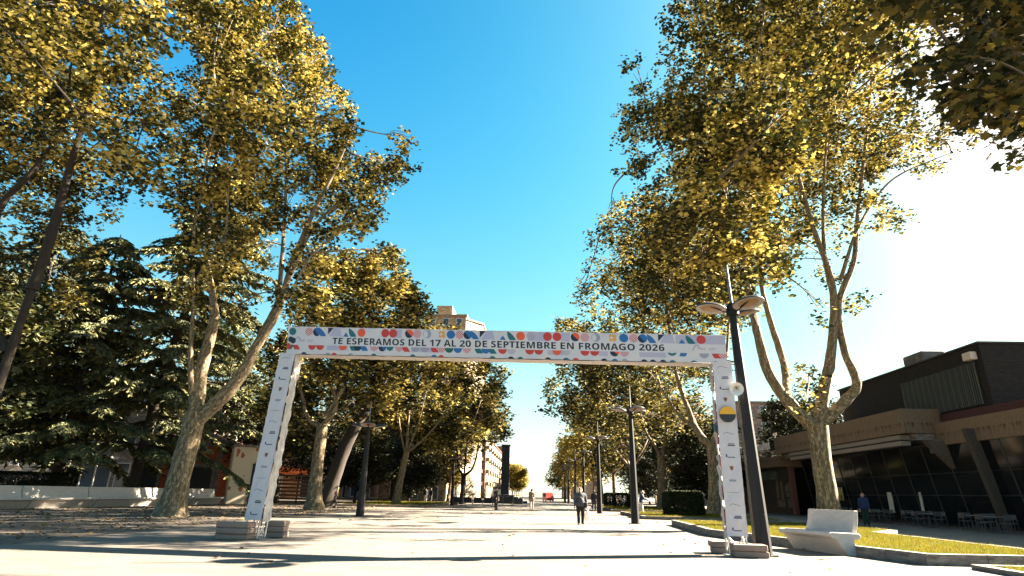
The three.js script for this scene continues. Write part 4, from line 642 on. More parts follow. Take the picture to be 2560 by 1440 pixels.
/* pergola-like shelter and parked car behind the benches */
{ const p = at(150, 1170, -48), q = at(240, 1170, -48), s = thing('white_shelter', 'white framed shelter standing behind the park hedge', 'shelter', [p.x, 0, -48]), W = q.x - p.x; for (const x of [0, W * 0.62, W]) part('post', bar(V(x, 0, 0), V(x, 3.3, 0), 0.06), M.white, s); part('roof', box(-0.3, 3.3, -2, W + 0.3, 3.5, 0.3, 0.03), M.white, s); for (const x of [0, W]) part('post', bar(V(x, 0, -1.8), V(x, 3.3, -1.8), 0.06), M.white, s); part('back_panel', box(0.1, 0.4, -1.86, W - 0.1, 2.6, -1.82, 0.01), mat(lin(0.05, 0.08, 0.16), 0.4), s); }
function car(name, label, x, z, turn, paint, van) {
  const t = thing(name, label, van ? 'van' : 'car', [x, 0, z], turn), L = van ? 4.9 : 4.2, H = van ? 1.95 : 1.45, pm = new THREE.MeshPhysicalMaterial({ color: paint, roughness: 0.35, clearcoat: 0.8, clearcoatRoughness: 0.1 });
  const s = new THREE.Shape(), pr = van ? [[-2.4, 0.35], [-2.45, 0.9], [-2.2, 1.1], [-1.5, 1.9], [-1.2, 1.95], [2.35, 1.93], [2.42, 1.2], [2.42, 0.35]] : [[-2.1, 0.32], [-2.12, 0.7], [-1.95, 0.85], [-1.1, 0.95], [-0.5, 1.4], [0.9, 1.45], [1.6, 1.02], [2.05, 0.95], [2.1, 0.35]];
  pr.forEach(([a, b], i) => (i ? s.lineTo(a, b) : s.moveTo(a, b)));
  part('body', new THREE.ExtrudeGeometry(s, { depth: 1.6, bevelEnabled: true, bevelSize: 0.07, bevelThickness: 0.07, bevelSegments: 3 }).translate(0, 0, -0.8), pm, t);
  const gl = van ? [[-1.95, 1.15], [-1.45, 1.75], [2.2, 1.75], [2.2, 1.15]] : [[-0.95, 0.98], [-0.45, 1.34], [0.85, 1.38], [1.4, 1.03]]; const g = new THREE.Shape(); gl.forEach(([a, b], i) => (i ? g.lineTo(a, b) : g.moveTo(a, b)));
  for (const q of [-0.885, 0.875]) part('window', new THREE.ExtrudeGeometry(g, { depth: 0.01, bevelEnabled: false }).translate(0, 0, q), M.windowGlass, t);
  for (const q of [-0.6, 0.6]) part('headlight', new THREE.SphereGeometry(0.13, 12, 8).scale(0.4, 0.7, 1.3).translate(van ? -2.47 : -2.15, 0.78, q), mat(lin(0.7, 0.7, 0.68), 0.2), t);
  for (const a of [-L * 0.31, L * 0.31]) for (const q of [-0.82, 0.82]) { const w = part('wheel', new THREE.TorusGeometry(0.24, 0.085, 10, 20).translate(a, 0.325, q), mat(lin(0.02, 0.02, 0.02), 0.9), t); part('rim', new THREE.CylinderGeometry(0.19, 0.19, 0.12, 16).rotateX(Math.PI / 2).translate(a, 0.325, q), M.aluminium, w); }
  return t;
}
{ const p = onGround(1366, 1254.5); car('red_van', 'red van parked far down the avenue', p.x + 0.3, p.z, 1.75, lin(0.4, 0.04, 0.025), true).scale.setScalar(0.8); }
{ const p = at(95, 1200, -44); car('parked_car', 'dark parked car behind the benches under the cedar', p.x, -44, 0.3, lin(0.03, 0.03, 0.035)); }
car('parked_car', 'silver parked car on the side street', -62, -52, 1.2, lin(0.5, 0.5, 0.5));
/* monument and small street furniture far down the avenue */
{ const p = onGround(1262, 1256), m = thing('stone_monument', 'tall dark stone pillar monument on a stepped base', 'monument', [p.x, 0, p.z]), st = grained(lin(0.03, 0.03, 0.033), 0.7, 0.8); for (const [k, w] of [[0, 7], [1, 5.6], [2, 4.2], [3, 2.8]].entries()) part('step', box(-w[1] / 2, k * 0.28, -w[1] / 2, w[1] / 2, k * 0.28 + 0.276, w[1] / 2, 0.02), grained(lin(0.1, 0.1, 0.105), 0.85, 0.8), m); part('pillar', box(-0.62, 1.12, -0.5, 0.62, 8.3, 0.5, 0.04), st, m); part('cap', box(-0.7, 8.3, -0.58, 0.7, 8.55, 0.58, 0.03), st, m); }
{ const p = onGround(1165, 1266); for (let k = 0; k < 7; k++) { const b = thing('crowd_barrier', 'dark steel crowd barrier beside the monument steps', 'barrier', [p.x + k * 1.02 - 1, 0.004, p.z - 1 - (k % 2) * 0.15], 0.05 * (k % 3), 'row of dark barriers by the monument'); part('frame', [bar(V(-0.48, 0.15, 0), V(-0.48, 1.1, 0), 0.025), bar(V(0.48, 0.15, 0), V(0.48, 1.1, 0), 0.025), bar(V(-0.48, 1.1, 0), V(0.48, 1.1, 0), 0.025), bar(V(-0.48, 0.2, 0), V(0.48, 0.2, 0), 0.02)], M.blackMetal, b); part('panel', box(-0.42, 0.3, -0.01, 0.42, 0.85, 0.01), mat(lin(0.02, 0.02, 0.022), 0.8), b); for (const s of [-1, 1]) part('foot', bar(V(s * 0.4, 0.02, -0.25), V(s * 0.4, 0.02, 0.25), 0.02), M.blackMetal, b); } }
{ const p = onGround(1008, 1248), s = thing('slatted_kiosk', 'dark slatted wooden kiosk under the evergreen trees', 'kiosk', [p.x, 0, -58]); for (let k = 0; k < 6; k++) part('slat', box(-2.6, 0.3 + k * 0.33, 0, 2.4, 0.48 + k * 0.33, 0.06, 0.01), mat(lin(0.11, 0.07, 0.05), 0.9), s); for (const x of [-2.5, 0, 2.3]) part('post', box(x - 0.06, 0, -0.12, x + 0.06, 2.5, -0.01, 0.01), M.blackMetal, s); part('roof', box(-2.8, 2.45, -1.6, 2.6, 2.56, 0.3, 0.02), M.blackMetal, s); }
{ const p = onGround(1155, 1262); const t = thing('stone_planter', 'small stone planter at the foot of the dark forked tree', 'planter', [p.x - 0.6, 0, p.z + 1]); part('bowl', new THREE.LatheGeometry([[0.3, 0], [0.5, 0.5], [0.46, 0.5], [0.3, 0.3], [0.001, 0.3]].map(([a, b]) => new THREE.Vector2(a, b)), 18), stoneM, t); part('soil', new THREE.CylinderGeometry(0.42, 0.4, 0.06, 18).translate(0, 0.44, 0), earth, t); }

/* ---------- people ---------- */
const mcs = {};
function solid(caps, res, center, half, k = 0.03, cut) { // smooth union of tapered capsules, meshed
  const mc = (mcs[res] ??= new MarchingCubes(res, new THREE.MeshBasicMaterial(), false, false, 120000)); mc.isolation = 0; mc.reset();
  const hs = res / 2, f = mc.field, p = V();
  const C = caps.map(([a, b, ra, rb]) => { const d = b.clone().sub(a); return { a, d, l2: Math.max(1e-9, d.lengthSq()), ra, rb: rb ?? ra, m: Math.max(ra, rb ?? ra) }; });
  for (let z = 0; z < res; z++) for (let y = 0; y < res; y++) for (let x = 0; x < res; x++) {
    p.set(center.x + (x - hs) / hs * half, center.y + (y - hs) / hs * half, center.z + (z - hs) / hs * half);
    let v = 9;
    for (const c of C) { const px = p.x - c.a.x, py = p.y - c.a.y, pz = p.z - c.a.z; let t = (px * c.d.x + py * c.d.y + pz * c.d.z) / c.l2; t = t < 0 ? 0 : t > 1 ? 1 : t; const ex = px - c.d.x * t, ey = py - c.d.y * t, ez = pz - c.d.z * t, d = Math.sqrt(ex * ex + ey * ey + ez * ez) - (c.ra + (c.rb - c.ra) * t); if (d < v + k) { const h = Math.max(k - Math.abs(v - d), 0) / k; v = Math.min(v, d) - h * h * k * 0.25; } }
    if (cut) v = Math.max(v, cut(p)); f[z * res * res + y * res + x] = -v;
  }
  mc.update(); const n = mc.count, P = new Float32Array(n * 3), N = new Float32Array(n * 3);
  for (let i = 0; i < n; i++) { P[i * 3] = center.x + mc.positionArray[i * 3] * half; P[i * 3 + 1] = center.y + mc.positionArray[i * 3 + 1] * half; P[i * 3 + 2] = center.z + mc.positionArray[i * 3 + 2] * half; N[i * 3] = mc.normalArray[i * 3]; N[i * 3 + 1] = mc.normalArray[i * 3 + 1]; N[i * 3 + 2] = mc.normalArray[i * 3 + 2]; }
  const g = new THREE.BufferGeometry(); g.setAttribute('position', new THREE.BufferAttribute(P, 3)); g.computeVertexNormals(); return g;
}
function smoothNormals(g) { return g; }
const skinM = mat(lin(0.42, 0.24, 0.17), 0.6);
function person(label, pos, turn, o) {
  const H = o.h ?? 1.68, s = H / 1.72, t = thing('person', label, 'person', pos, turn), res = o.res ?? 72, J = {}, w = o.wide ?? 1;
  const lean = o.lean ?? 0, up = (y, z = 0) => V(0, 0, 0).set(0, 0.93 + (y - 0.93) * Math.cos(lean), z + (y - 0.93) * Math.sin(lean)); // torso leans forward (+z)
  J.pel = V(0, 0.95, 0); J.chest = up(1.28); J.neck = up(1.46); J.head = up(1.6, 0.03);
  const caps = [], jacket = [], trous = [], shoes = [];
  const torso = [[V(-0.07 * w, 0.95, 0), V(0.07 * w, 0.95, 0), 0.115 * w], [V(0, 0.98, 0), up(1.15), 0.12 * w, 0.115 * w], [up(1.12), up(1.33), 0.125 * w, 0.13 * w], [up(1.36).add(V(-0.1 * w, 0, 0)), up(1.36).add(V(0.1 * w, 0, 0)), 0.095]];
  caps.push(...torso, [up(1.38), J.head, 0.055, 0.06]); jacket.push(...torso.map(([a, b, r0, r1]) => [a, b, r0 + 0.035, (r1 ?? r0) + 0.035]));
  const hands = [];
  for (const sd of [-1, 1]) {
    const leg = sd < 0 ? o.legL ?? [0, 0] : o.legR ?? [0, 0], hip = V(sd * 0.09 * w, 0.92, 0), L1 = 0.43, L2 = 0.41, a = leg[0], b = a - leg[1];
    const knee = hip.clone().add(V(0, -Math.cos(a) * L1, Math.sin(a) * L1)), ank = knee.clone().add(V(0, -Math.cos(b) * L2, Math.sin(b) * L2)), toe = ank.clone().add(V(sd * 0.02, -0.045, 0.17));
    J['ank' + sd] = ank;
    caps.push([hip, knee, 0.09, 0.058], [knee, ank, 0.056, 0.036], [ank.clone().add(V(0, -0.03, -0.03)), toe, 0.035, 0.028]);
    const wide = o.flare ?? 0.022; trous.push([hip, knee, 0.09 * w + 0.02, 0.06 + wide], [knee, ank, 0.06 + wide, 0.045 + wide]); shoes.push([ank.clone().add(V(0, -0.03, -0.04)), toe, 0.047, 0.037]);
    const arm = sd < 0 ? o.armL ?? [0, 0.12, 0.15] : o.armR ?? [0, 0.12, 0.15], sh = up(1.39).add(V(sd * 0.185 * w, 0, 0)), U = 0.29, Lo = 0.25;
    const e = sh.clone().add(V(sd * Math.sin(arm[1]) * U, -Math.cos(arm[0]) * U * Math.cos(arm[1]), Math.sin(arm[0]) * U)), fa = arm[0] + arm[2], wr = e.clone().add(V(sd * Math.sin(arm[1]) * Lo * (arm[3] ?? 0.3), -Math.cos(fa) * Lo, Math.sin(fa) * Lo)), fd = wr.clone().sub(e).normalize(), palm = wr.clone().addScaledVector(fd, 0.07);
    caps.push([sh, e, 0.055, 0.042], [e, wr, 0.042, 0.028], [wr, palm, 0.03, 0.033]); jacket.push([sh, e, 0.075, 0.062], [e, wr.clone().addScaledVector(fd, -0.02), 0.062, 0.05]);
    hands.push([palm, fd, sd]); J['hand' + sd] = palm;
  }
  trous.push([V(-0.06 * w, 0.95, 0), V(0.06 * w, 0.95, 0), 0.12 * w + 0.02]);
  caps.push([J.head.clone().add(V(0, 0.02, -0.01)), J.head.clone().add(V(0, -0.06, 0.025)), 0.092, 0.062], [J.head.clone().add(V(0, -0.02, 0.09)), J.head.clone().add(V(0, -0.04, 0.108)), 0.012, 0.016], [J.head.clone().add(V(-0.09, -0.01, 0)), J.head.clone().add(V(-0.096, -0.04, 0)), 0.016], [J.head.clone().add(V(0.09, -0.01, 0)), J.head.clone().add(V(0.096, -0.04, 0)), 0.016]);
  const C0 = V(0, 0.88, 0.05), half = 0.98, bodyG = solid(caps, res, C0, half, 0.03);
  const fing = []; for (const [p, d, sd] of hands) { const side = V(d.z, 0, -d.x).lengthSq() > 0.02 ? V(d.z, 0, -d.x).normalize() : V(0, 0, 1); const front = V().crossVectors(side, d).normalize(), curl = o.grip ? 0.9 : 0.45; for (let k = 0; k < 4; k++) { const b = p.clone().addScaledVector(d, 0.02).addScaledVector(side, (k - 1.5) * 0.019), l = [0.032, 0.038, 0.035, 0.027][k], m = b.clone().addScaledVector(d, l).addScaledVector(front, -0.008), e = m.clone().addScaledVector(d, l * (1 - curl)).addScaledVector(front, -l * curl); fing.push(bar(b, m, 0.0095, 6, 0.009), bar(m, e, 0.009, 6, 0.007)); } const b = p.clone().addScaledVector(side, sd * 0.03), e = b.clone().addScaledVector(side, sd * 0.022).addScaledVector(d, 0.035); fing.push(bar(b, e, 0.012, 6, 0.009)); }
  const body = part('body', [bodyG, ...fing], o.skin ?? skinM, t);
  part('top', solid(jacket, res, C0, half, 0.04, (p) => Math.max((o.hem ?? 0.86) - p.y, p.y - 1.49)), o.top, t);
  if (o.skirt) part('skirt', solid([[V(0, 0.98, 0), V(0, o.skirt, 0.03), 0.14, 0.24], ...trous.slice(0, 1)], res, C0, half, 0.05, (p) => Math.max(o.skirt - p.y, p.y - 1.0)), o.bottom, t);
  else part('trousers', solid(trous, res, C0, half, 0.03, (p) => Math.max(0.07 - p.y, p.y - 1.02)), o.bottom, t);
  part('shoes', solid(shoes, res, C0, half, 0.01), o.shoe ?? mat(lin(0.02, 0.02, 0.02), 0.6), t);
  if (o.hair !== null) part('hair', solid([[J.head.clone().add(V(0, 0.035, -0.03)), J.head.clone().add(V(0, -0.03, -0.05)), 0.098, 0.075], ...(o.long ? [[J.head.clone().add(V(0, -0.04, -0.06)), J.head.clone().add(V(0, -0.2, -0.07)), 0.075, 0.06]] : [])], 40, J.head.clone().add(V(0, -0.05, -0.02)), 0.3, 0.03, (p) => Math.min(p.z - J.head.z - 0.045 + 0, 9) > 0 && p.y < J.head.y + 0.05 ? 0.01 : -1), o.hair ?? mat(lin(0.05, 0.035, 0.025), 0.7), t);
  t.scale.setScalar(s); t.userData.J = undefined; delete t.userData.J; t.position.y -= 0; 
  const low = Math.min(J['ank-1'].y, J.ank1.y) - 0.045 - 0.037; t.position.y -= low * s; return [t, J, s];
}
const onSpot = (px, py) => { const g = onGround(px, py); return [g.x, 0.006, g.z]; };
{
  const [w, J, s] = person('woman in a grey jacket and black trousers walking with a crossbody bag', onSpot(1452, 1312), 0.05, { h: 1.63, res: 92, wide: 1.22, legL: [0.16, 0.1], legR: [-0.12, 0.15], armL: [0.1, 0.2, 0.2], armR: [-0.12, 0.2, 0.1], top: grained(lin(0.1, 0.1, 0.125), 0.9, 4), bottom: mat(lin(0.008, 0.008, 0.01), 0.9), hem: 0.86, grip: true, hair: mat(lin(0.16, 0.12, 0.09), 0.7), skin: skinM });
  part('bag_strap', new THREE.TubeGeometry(new THREE.CatmullRomCurve3([V(-0.15, 1.47, 0.05), V(-0.05, 1.33, 0.19), V(0.1, 1.15, 0.21), V(0.22, 0.98, 0.12)]), 16, 0.014, 6), M.blackMetal, w);
  part('shoulder_bag', new RoundedBoxGeometry(0.12, 0.26, 0.28, 3, 0.05).translate(0.27, 0.92, 0.06), mat(lin(0.012, 0.012, 0.014), 0.6), w);
  const hp = J.hand1.clone().multiplyScalar(s).applyAxisAngle(V(0, 1, 0), 0.05).add(w.position);
  const b = thing('shopping_bag', 'white plastic shopping bag hanging from the walking woman\'s hand', 'bag', [hp.x + 0.04, hp.y - 0.6, hp.z]);
  const acc = new THREE.LatheGeometry([[0.001, 0], [0.1, 0.005], [0.15, 0.06], [0.15, 0.2], [0.11, 0.36], [0.05, 0.46], [0.02, 0.5]].map(([r, y]) => new THREE.Vector2(r, y)), 18); acc.scale(1, 1, 0.55); const p = acc.attributes.position; for (let i = 0; i < p.count; i++) { const q = 1 + 0.16 * noise3(p.getX(i) * 9, p.getY(i) * 7, p.getZ(i) * 9); p.setX(i, p.getX(i) * q); p.setZ(i, p.getZ(i) * q); } acc.computeVertexNormals();
  part('sack', acc, new THREE.MeshPhysicalMaterial({ color: lin(0.75, 0.72, 0.68), roughness: 0.9, transmission: 0.3, thickness: 0, side: THREE.DoubleSide }), b); part('handle', new THREE.TorusGeometry(0.055, 0.012, 6, 16).translate(0, 0.545, 0), mat(lin(0.75, 0.72, 0.68), 0.5), b);
}
person('person in black walking behind the woman in the grey jacket', onSpot(1486, 1279), 3.0, { h: 1.72, res: 64, top: mat(lin(0.012, 0.012, 0.014), 0.9), bottom: mat(lin(0.02, 0.02, 0.03), 0.9), legL: [0.25, 0.1], legR: [-0.2, 0.2] });
{
  const [r, J, s] = person('person in a dark blue vest and white trousers reading a newspaper', onSpot(1604, 1287), 1.35, { h: 1.72, res: 72, lean: 0.22, flare: 0.05, armL: [0.55, 0.1, 0.7], armR: [0.55, 0.1, 0.7], legL: [0.12, 0.02], legR: [-0.14, 0.1], top: mat(lin(0.02, 0.03, 0.06), 0.9), bottom: mat(lin(0.62, 0.56, 0.5), 0.9), hair: mat(lin(0.5, 0.47, 0.44), 0.8), grip: true, shoe: mat(lin(0.15, 0.06, 0.03), 0.7) });
  const hp = J.hand1.clone().add(J['hand-1']).multiplyScalar(0.5 * s).applyAxisAngle(V(0, 1, 0), 1.35).add(r.position);
  const n = thing('newspaper', 'open white newspaper held by the person in white trousers', 'newspaper', [hp.x, hp.y + 0.03, hp.z], 1.35);
  for (const sd of [-1, 1]) part('page', box(-0.3, 0, -0.2, 0, 0.006, 0.2).rotateZ(sd * 0.25).rotateY(sd > 0 ? 0 : Math.PI), new THREE.MeshStandardMaterial({ map: canvasTexture(64, 64, (c) => { c.fillStyle = '#dedad2'; c.fillRect(0, 0, 64, 64); c.fillStyle = '#77746f'; for (let k = 0; k < 14; k++) c.fillRect(4 + (k % 2) * 30, 6 + Math.floor(k / 2) * 8, 26, 3); }), roughness: 0.9 }), n);
}
person('person in dark clothes standing before the monument steps', onSpot(1240, 1276), 0.8, { h: 1.7, res: 64, top: mat(lin(0.02, 0.015, 0.015), 0.9), bottom: mat(lin(0.012, 0.012, 0.014), 0.9), long: true, armL: [0.2, 0.12, 0.6] });
person('person in light brown clothes walking down the middle of the avenue', onSpot(1329, 1273), 3.1, { h: 1.74, res: 64, top: mat(lin(0.24, 0.18, 0.15), 0.9), bottom: mat(lin(0.28, 0.24, 0.22), 0.9), legL: [0.2, 0.1], legR: [-0.2, 0.15] });
person('person in white trousers standing in the shade of the slim plane tree', onSpot(1063, 1257), 0.4, { h: 1.7, res: 64, top: mat(lin(0.03, 0.03, 0.035), 0.9), bottom: mat(lin(0.65, 0.62, 0.58), 0.9), flare: 0.05 });
person('person in a black coat beside the one in white trousers', onSpot(1076, 1257), -0.6, { h: 1.74, res: 64, hem: 0.6, top: mat(lin(0.012, 0.012, 0.014), 0.9), bottom: mat(lin(0.05, 0.05, 0.055), 0.9) });
person('man in a blue jumper standing behind the plane trunk by the bench', [18.6, 0.006, -36.5], -0.5, { h: 1.75, res: 64, top: mat(lin(0.02, 0.03, 0.09), 0.9), bottom: mat(lin(0.012, 0.03, 0.02), 0.9), hair: mat(lin(0.3, 0.12, 0.06), 0.8) });

/* ---------- the trees of the avenue ---------- */
const ROW_R = 'plane trees on the restaurant side', ROW_L = 'plane trees on the earth side';
tracedTree('plane_tree', 'large plane tree with several upright limbs on the lawn behind the bench', ROW_R, -28.5, {
  seed: 1, pal: 'gold', size: 0.185, leaves: 125000, depth: 7, trunk: [[2078, 1330], [2070, 1250], [2054, 1150], [2044, 1060]], tr: [0.5, 0.45, 0.43, 0.46],
  limbs: [[[[2044, 1075], [1985, 1020], [1925, 940], [1893, 830], [1880, 770], [1850, 620], [1790, 400], [1760, 200]], 0.33, 0.05], [[[1968, 1000], [1962, 920, -1], [1925, 800, -1], [1905, 720, -1], [1895, 560, -1], [1870, 330, -2]], 0.22, 0.04], [[[2046, 1075], [2058, 985], [2075, 900], [2085, 780], [2078, 700], [2030, 560], [1990, 400], [1980, 100]], 0.31, 0.05], [[[2050, 1065], [2110, 1005], [2142, 962], [2112, 880], [2097, 760], [2135, 650], [2142, 560], [2170, 300], [2190, 40]], 0.27, 0.05], [[[2086, 760], [2062, 640], [2060, 450], [2080, 200]], 0.14, 0.03], [[[2100, 700], [2150, 560], [2230, 450], [2380, 380]], 0.1, 0.02]],
  lobes: [[1620, 320, 70], [1700, 240, 85], [1780, 120, 105], [1900, 60, 120], [2030, 90, 125], [2150, 110, 110], [2230, 240, 90], [2120, 290, 110], [2000, 250, 110], [1880, 250, 110], [1770, 340, 105], [1660, 400, 75], [1740, 480, 80], [1860, 430, 105], [1990, 420, 105], [2110, 430, 90], [2220, 390, 70], [2320, 370, 55], [2060, 560, 65], [2180, 530, 50], [2235, 540, 35], [1960, 590, 60], [2080, 665, 42], [2140, 750, 36], [1900, 600, 75], [1930, 690, 55], [1580, 430, 40], [1590, 290, 50], [1575, 350, 40], [2025, 950, 42], [2015, 1010, 26], [1850, -100, 140], [2050, -120, 150], [2190, -60, 110], [1720, 20, 60], [2060, 780, 30], [1800, 250, 120, -8], [1900, 400, 120, -9], [2000, 200, 130, -8], [2080, 380, 110, -9], [1850, 80, 120, -9], [1960, 520, 80, -8], [1760, 400, 80, -7], [2100, 120, 120, -7], [1800, 420, 95, 6], [1710, 330, 75, 6], [1860, 520, 75, 6], [1760, 640, 62, 6], [1820, 580, 75, 7], [1880, 640, 70, 5], [1700, 560, 60, 7], [1750, 720, 48, 7], [1650, 610, 50, 7], [1840, 710, 45, 6], [1900, 420, 100, 8], [1800, 480, 85, 9], [1850, 350, 100, 9], [1920, 650, 55, 8]],
});
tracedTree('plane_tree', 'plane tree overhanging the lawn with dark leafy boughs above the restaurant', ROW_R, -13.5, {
  seed: 2, pal: 'shaded', size: 0.22, leaves: 13000, lobed: true, flat: true, depth: 3.4, gap: 0.05, trunk: [[2960, 1420], [2930, 1000], [2880, 700]], tr: [0.5, 0.42, 0.4],
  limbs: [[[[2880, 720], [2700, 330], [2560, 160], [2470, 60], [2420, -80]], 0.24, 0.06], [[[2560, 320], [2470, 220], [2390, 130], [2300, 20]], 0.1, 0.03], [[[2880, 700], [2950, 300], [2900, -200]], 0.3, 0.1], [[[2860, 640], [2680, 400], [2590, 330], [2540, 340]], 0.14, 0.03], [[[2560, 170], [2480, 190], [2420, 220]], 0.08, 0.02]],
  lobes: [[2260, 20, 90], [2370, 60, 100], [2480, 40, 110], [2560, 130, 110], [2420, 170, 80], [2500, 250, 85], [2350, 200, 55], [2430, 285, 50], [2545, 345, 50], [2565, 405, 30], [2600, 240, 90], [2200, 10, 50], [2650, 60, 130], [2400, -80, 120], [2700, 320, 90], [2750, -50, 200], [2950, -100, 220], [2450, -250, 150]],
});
tracedTree('plane_tree', 'plane tree with short thick trunk standing behind the arch tower', ROW_R, -47, {
  seed: 3, pal: 'gold', size: 0.25, leaves: 36000, depth: 9, trunk: [[1790, 1292], [1788, 1200], [1782, 1112]], tr: [0.55, 0.48, 0.46],
  limbs: [[[[1782, 1120], [1745, 1080], [1715, 1010], [1690, 930], [1665, 760], [1640, 600]], 0.3, 0.05], [[[1782, 1115], [1800, 1050], [1815, 900], [1830, 700]], 0.26, 0.05], [[[1740, 1070], [1700, 1040], [1650, 960], [1600, 780]], 0.18, 0.04]],
  lobes: [[1600, 540, 62], [1680, 520, 75], [1760, 560, 85], [1560, 630, 70], [1660, 640, 95], [1780, 670, 90], [1860, 640, 60], [1485, 690, 42], [1540, 740, 80], [1650, 770, 90], [1760, 790, 85], [1850, 770, 50], [1455, 740, 30], [1600, 500, 40], [1500, 600, 36], [1700, 900, 60], [1790, 930, 50], [1620, 940, 40], [1700, 620, 110, 7], [1780, 740, 90, 6], [1640, 720, 90, 7]],
});
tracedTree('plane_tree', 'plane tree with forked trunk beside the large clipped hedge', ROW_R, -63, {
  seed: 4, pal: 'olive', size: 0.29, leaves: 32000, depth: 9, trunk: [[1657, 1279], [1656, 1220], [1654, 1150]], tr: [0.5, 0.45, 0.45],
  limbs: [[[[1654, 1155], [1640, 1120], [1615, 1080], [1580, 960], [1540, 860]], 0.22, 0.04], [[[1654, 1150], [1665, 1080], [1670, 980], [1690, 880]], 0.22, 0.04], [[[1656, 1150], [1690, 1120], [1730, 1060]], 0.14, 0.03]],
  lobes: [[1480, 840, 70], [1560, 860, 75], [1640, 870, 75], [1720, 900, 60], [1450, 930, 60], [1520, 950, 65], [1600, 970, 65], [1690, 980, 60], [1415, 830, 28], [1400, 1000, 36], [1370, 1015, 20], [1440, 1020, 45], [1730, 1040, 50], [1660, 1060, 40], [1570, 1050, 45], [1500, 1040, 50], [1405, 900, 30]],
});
for (const [i, [x, z, h, rad]] of [[12.0, -79, 21, 8], [11.6, -95, 20, 7.5], [11.4, -111, 19, 7], [11.2, -127, 17, 6.5]].entries()) grownTree('plane_tree', `${['fourth', 'fifth', 'sixth', 'seventh'][i]} plane tree along the restaurant side counting from the bench`, ROW_R, x, z, h, rad, { leaves: 8500 - i * 1000, size: 0.42 + i * 0.04, pal: ['olive', 'gold', 'yellow', 'yellow'][i], seed: 200 + i });

tracedTree('plane_tree', 'big leaning plane tree with forked pale trunk beside the long benches', ROW_L, -28, {
  seed: 6, open: true, pal: 'gold', size: 0.185, leaves: 68000, depth: 7, trunk: [[425, 1290], [447, 1200], [470, 1110], [492, 1030]], tr: [0.5, 0.47, 0.46, 0.46],
  limbs: [[[[488, 1045], [500, 950], [515, 880], [535, 800], [531, 740], [518, 650], [535, 450], [560, 200]], 0.36, 0.05], [[[482, 1010], [476, 930, 0.6], [478, 850, 0.6], [484, 760, 0.6], [482, 600, 0.6], [500, 400, 1]], 0.15, 0.03], [[[495, 1050], [560, 990], [610, 925], [642, 865], [690, 785], [722, 690], [770, 560], [840, 420], [890, 300]], 0.36, 0.05], [[[640, 868], [662, 820, -0.6], [690, 765, -0.6], [705, 640, -1], [715, 400, -1], [690, 130, -1]], 0.2, 0.04], [[[720, 700], [790, 560], [860, 500], [980, 430]], 0.12, 0.02]],
  lobes: [[520, 60, 62], [600, 100, 85], [690, 60, 70], [735, 170, 80], [640, 220, 105], [540, 260, 85], [470, 330, 75], [560, 390, 100], [680, 350, 105], [795, 260, 80], [845, 320, 52], [780, 400, 95], [880, 460, 80], [955, 430, 55], [1000, 410, 40], [1010, 350, 26], [910, 520, 55], [830, 550, 70], [720, 510, 80], [610, 530, 85], [500, 490, 75], [560, 620, 62], [640, 630, 50], [480, 630, 45], [475, 740, 40], [545, 690, 36], [760, 650, 45], [725, 745, 42], [900, 560, 42], [600, 770, 30], [620, -60, 100], [480, -20, 60], [760, 90, 40]],
});
tracedTree('plane_tree', 'plane tree with slender trunk at the park edge by the first long bench', ROW_L, -21, {
  seed: 7, open: true, bark: darkBark, pal: 'gold', size: 0.18, leaves: 54000, depth: 6, trunk: [[-75, 1290], [-20, 1020], [31, 863], [80, 725]], tr: [0.21, 0.17, 0.15, 0.14],
  limbs: [[[[80, 725], [128, 590], [175, 420], [230, 220], [260, 20]], 0.23, 0.05], [[[-10, 980], [-30, 700], [0, 520], [70, 440], [150, 330], [180, 150]], 0.2, 0.04], [[[20, 880], [-60, 760], [-90, 500], [-60, 200]], 0.18, 0.04]],
  lobes: [[60, 50, 115], [190, 60, 110], [310, 70, 80], [90, 200, 120], [230, 200, 110], [340, 190, 65], [60, 350, 105], [180, 360, 105], [300, 340, 80], [375, 290, 45], [100, 480, 70], [220, 480, 70], [320, 450, 60], [-60, 120, 130], [-80, 380, 130], [370, 80, 40], [150, 560, 50], [30, 560, 50], [120, -80, 140], [330, -20, 60], [-40, 650, 70], [390, 420, 45]],
});
tracedTree('plane_tree', 'golden plane tree with straight pale trunk behind the three-slab arch tower', ROW_L, -40.6, {
  seed: 8, open: true, pal: 'gold', size: 0.25, leaves: 36000, depth: 8, trunk: [[785, 1276], [790, 1190], [800, 1110], [806, 1060]], tr: [0.46, 0.4, 0.37, 0.36],
  limbs: [[[[806, 1070], [770, 1045], [758, 1000], [740, 900], [760, 720]], 0.2, 0.04], [[[806, 1065], [838, 1020], [825, 950], [800, 890], [810, 740]], 0.22, 0.04], [[[815, 1040], [860, 960], [880, 860], [930, 720]], 0.18, 0.04]],
  lobes: [[890, 670, 60], [960, 680, 55], [830, 690, 62], [1000, 750, 60], [1040, 740, 36], [920, 760, 72], [830, 780, 72], [760, 770, 52], [1060, 785, 26], [975, 640, 26], [780, 660, 50], [745, 870, 52], [850, 920, 52], [690, 890, 45], [930, 880, 62], [700, 960, 45], [880, 830, 60], [1000, 830, 50], [660, 1010, 40]],
});
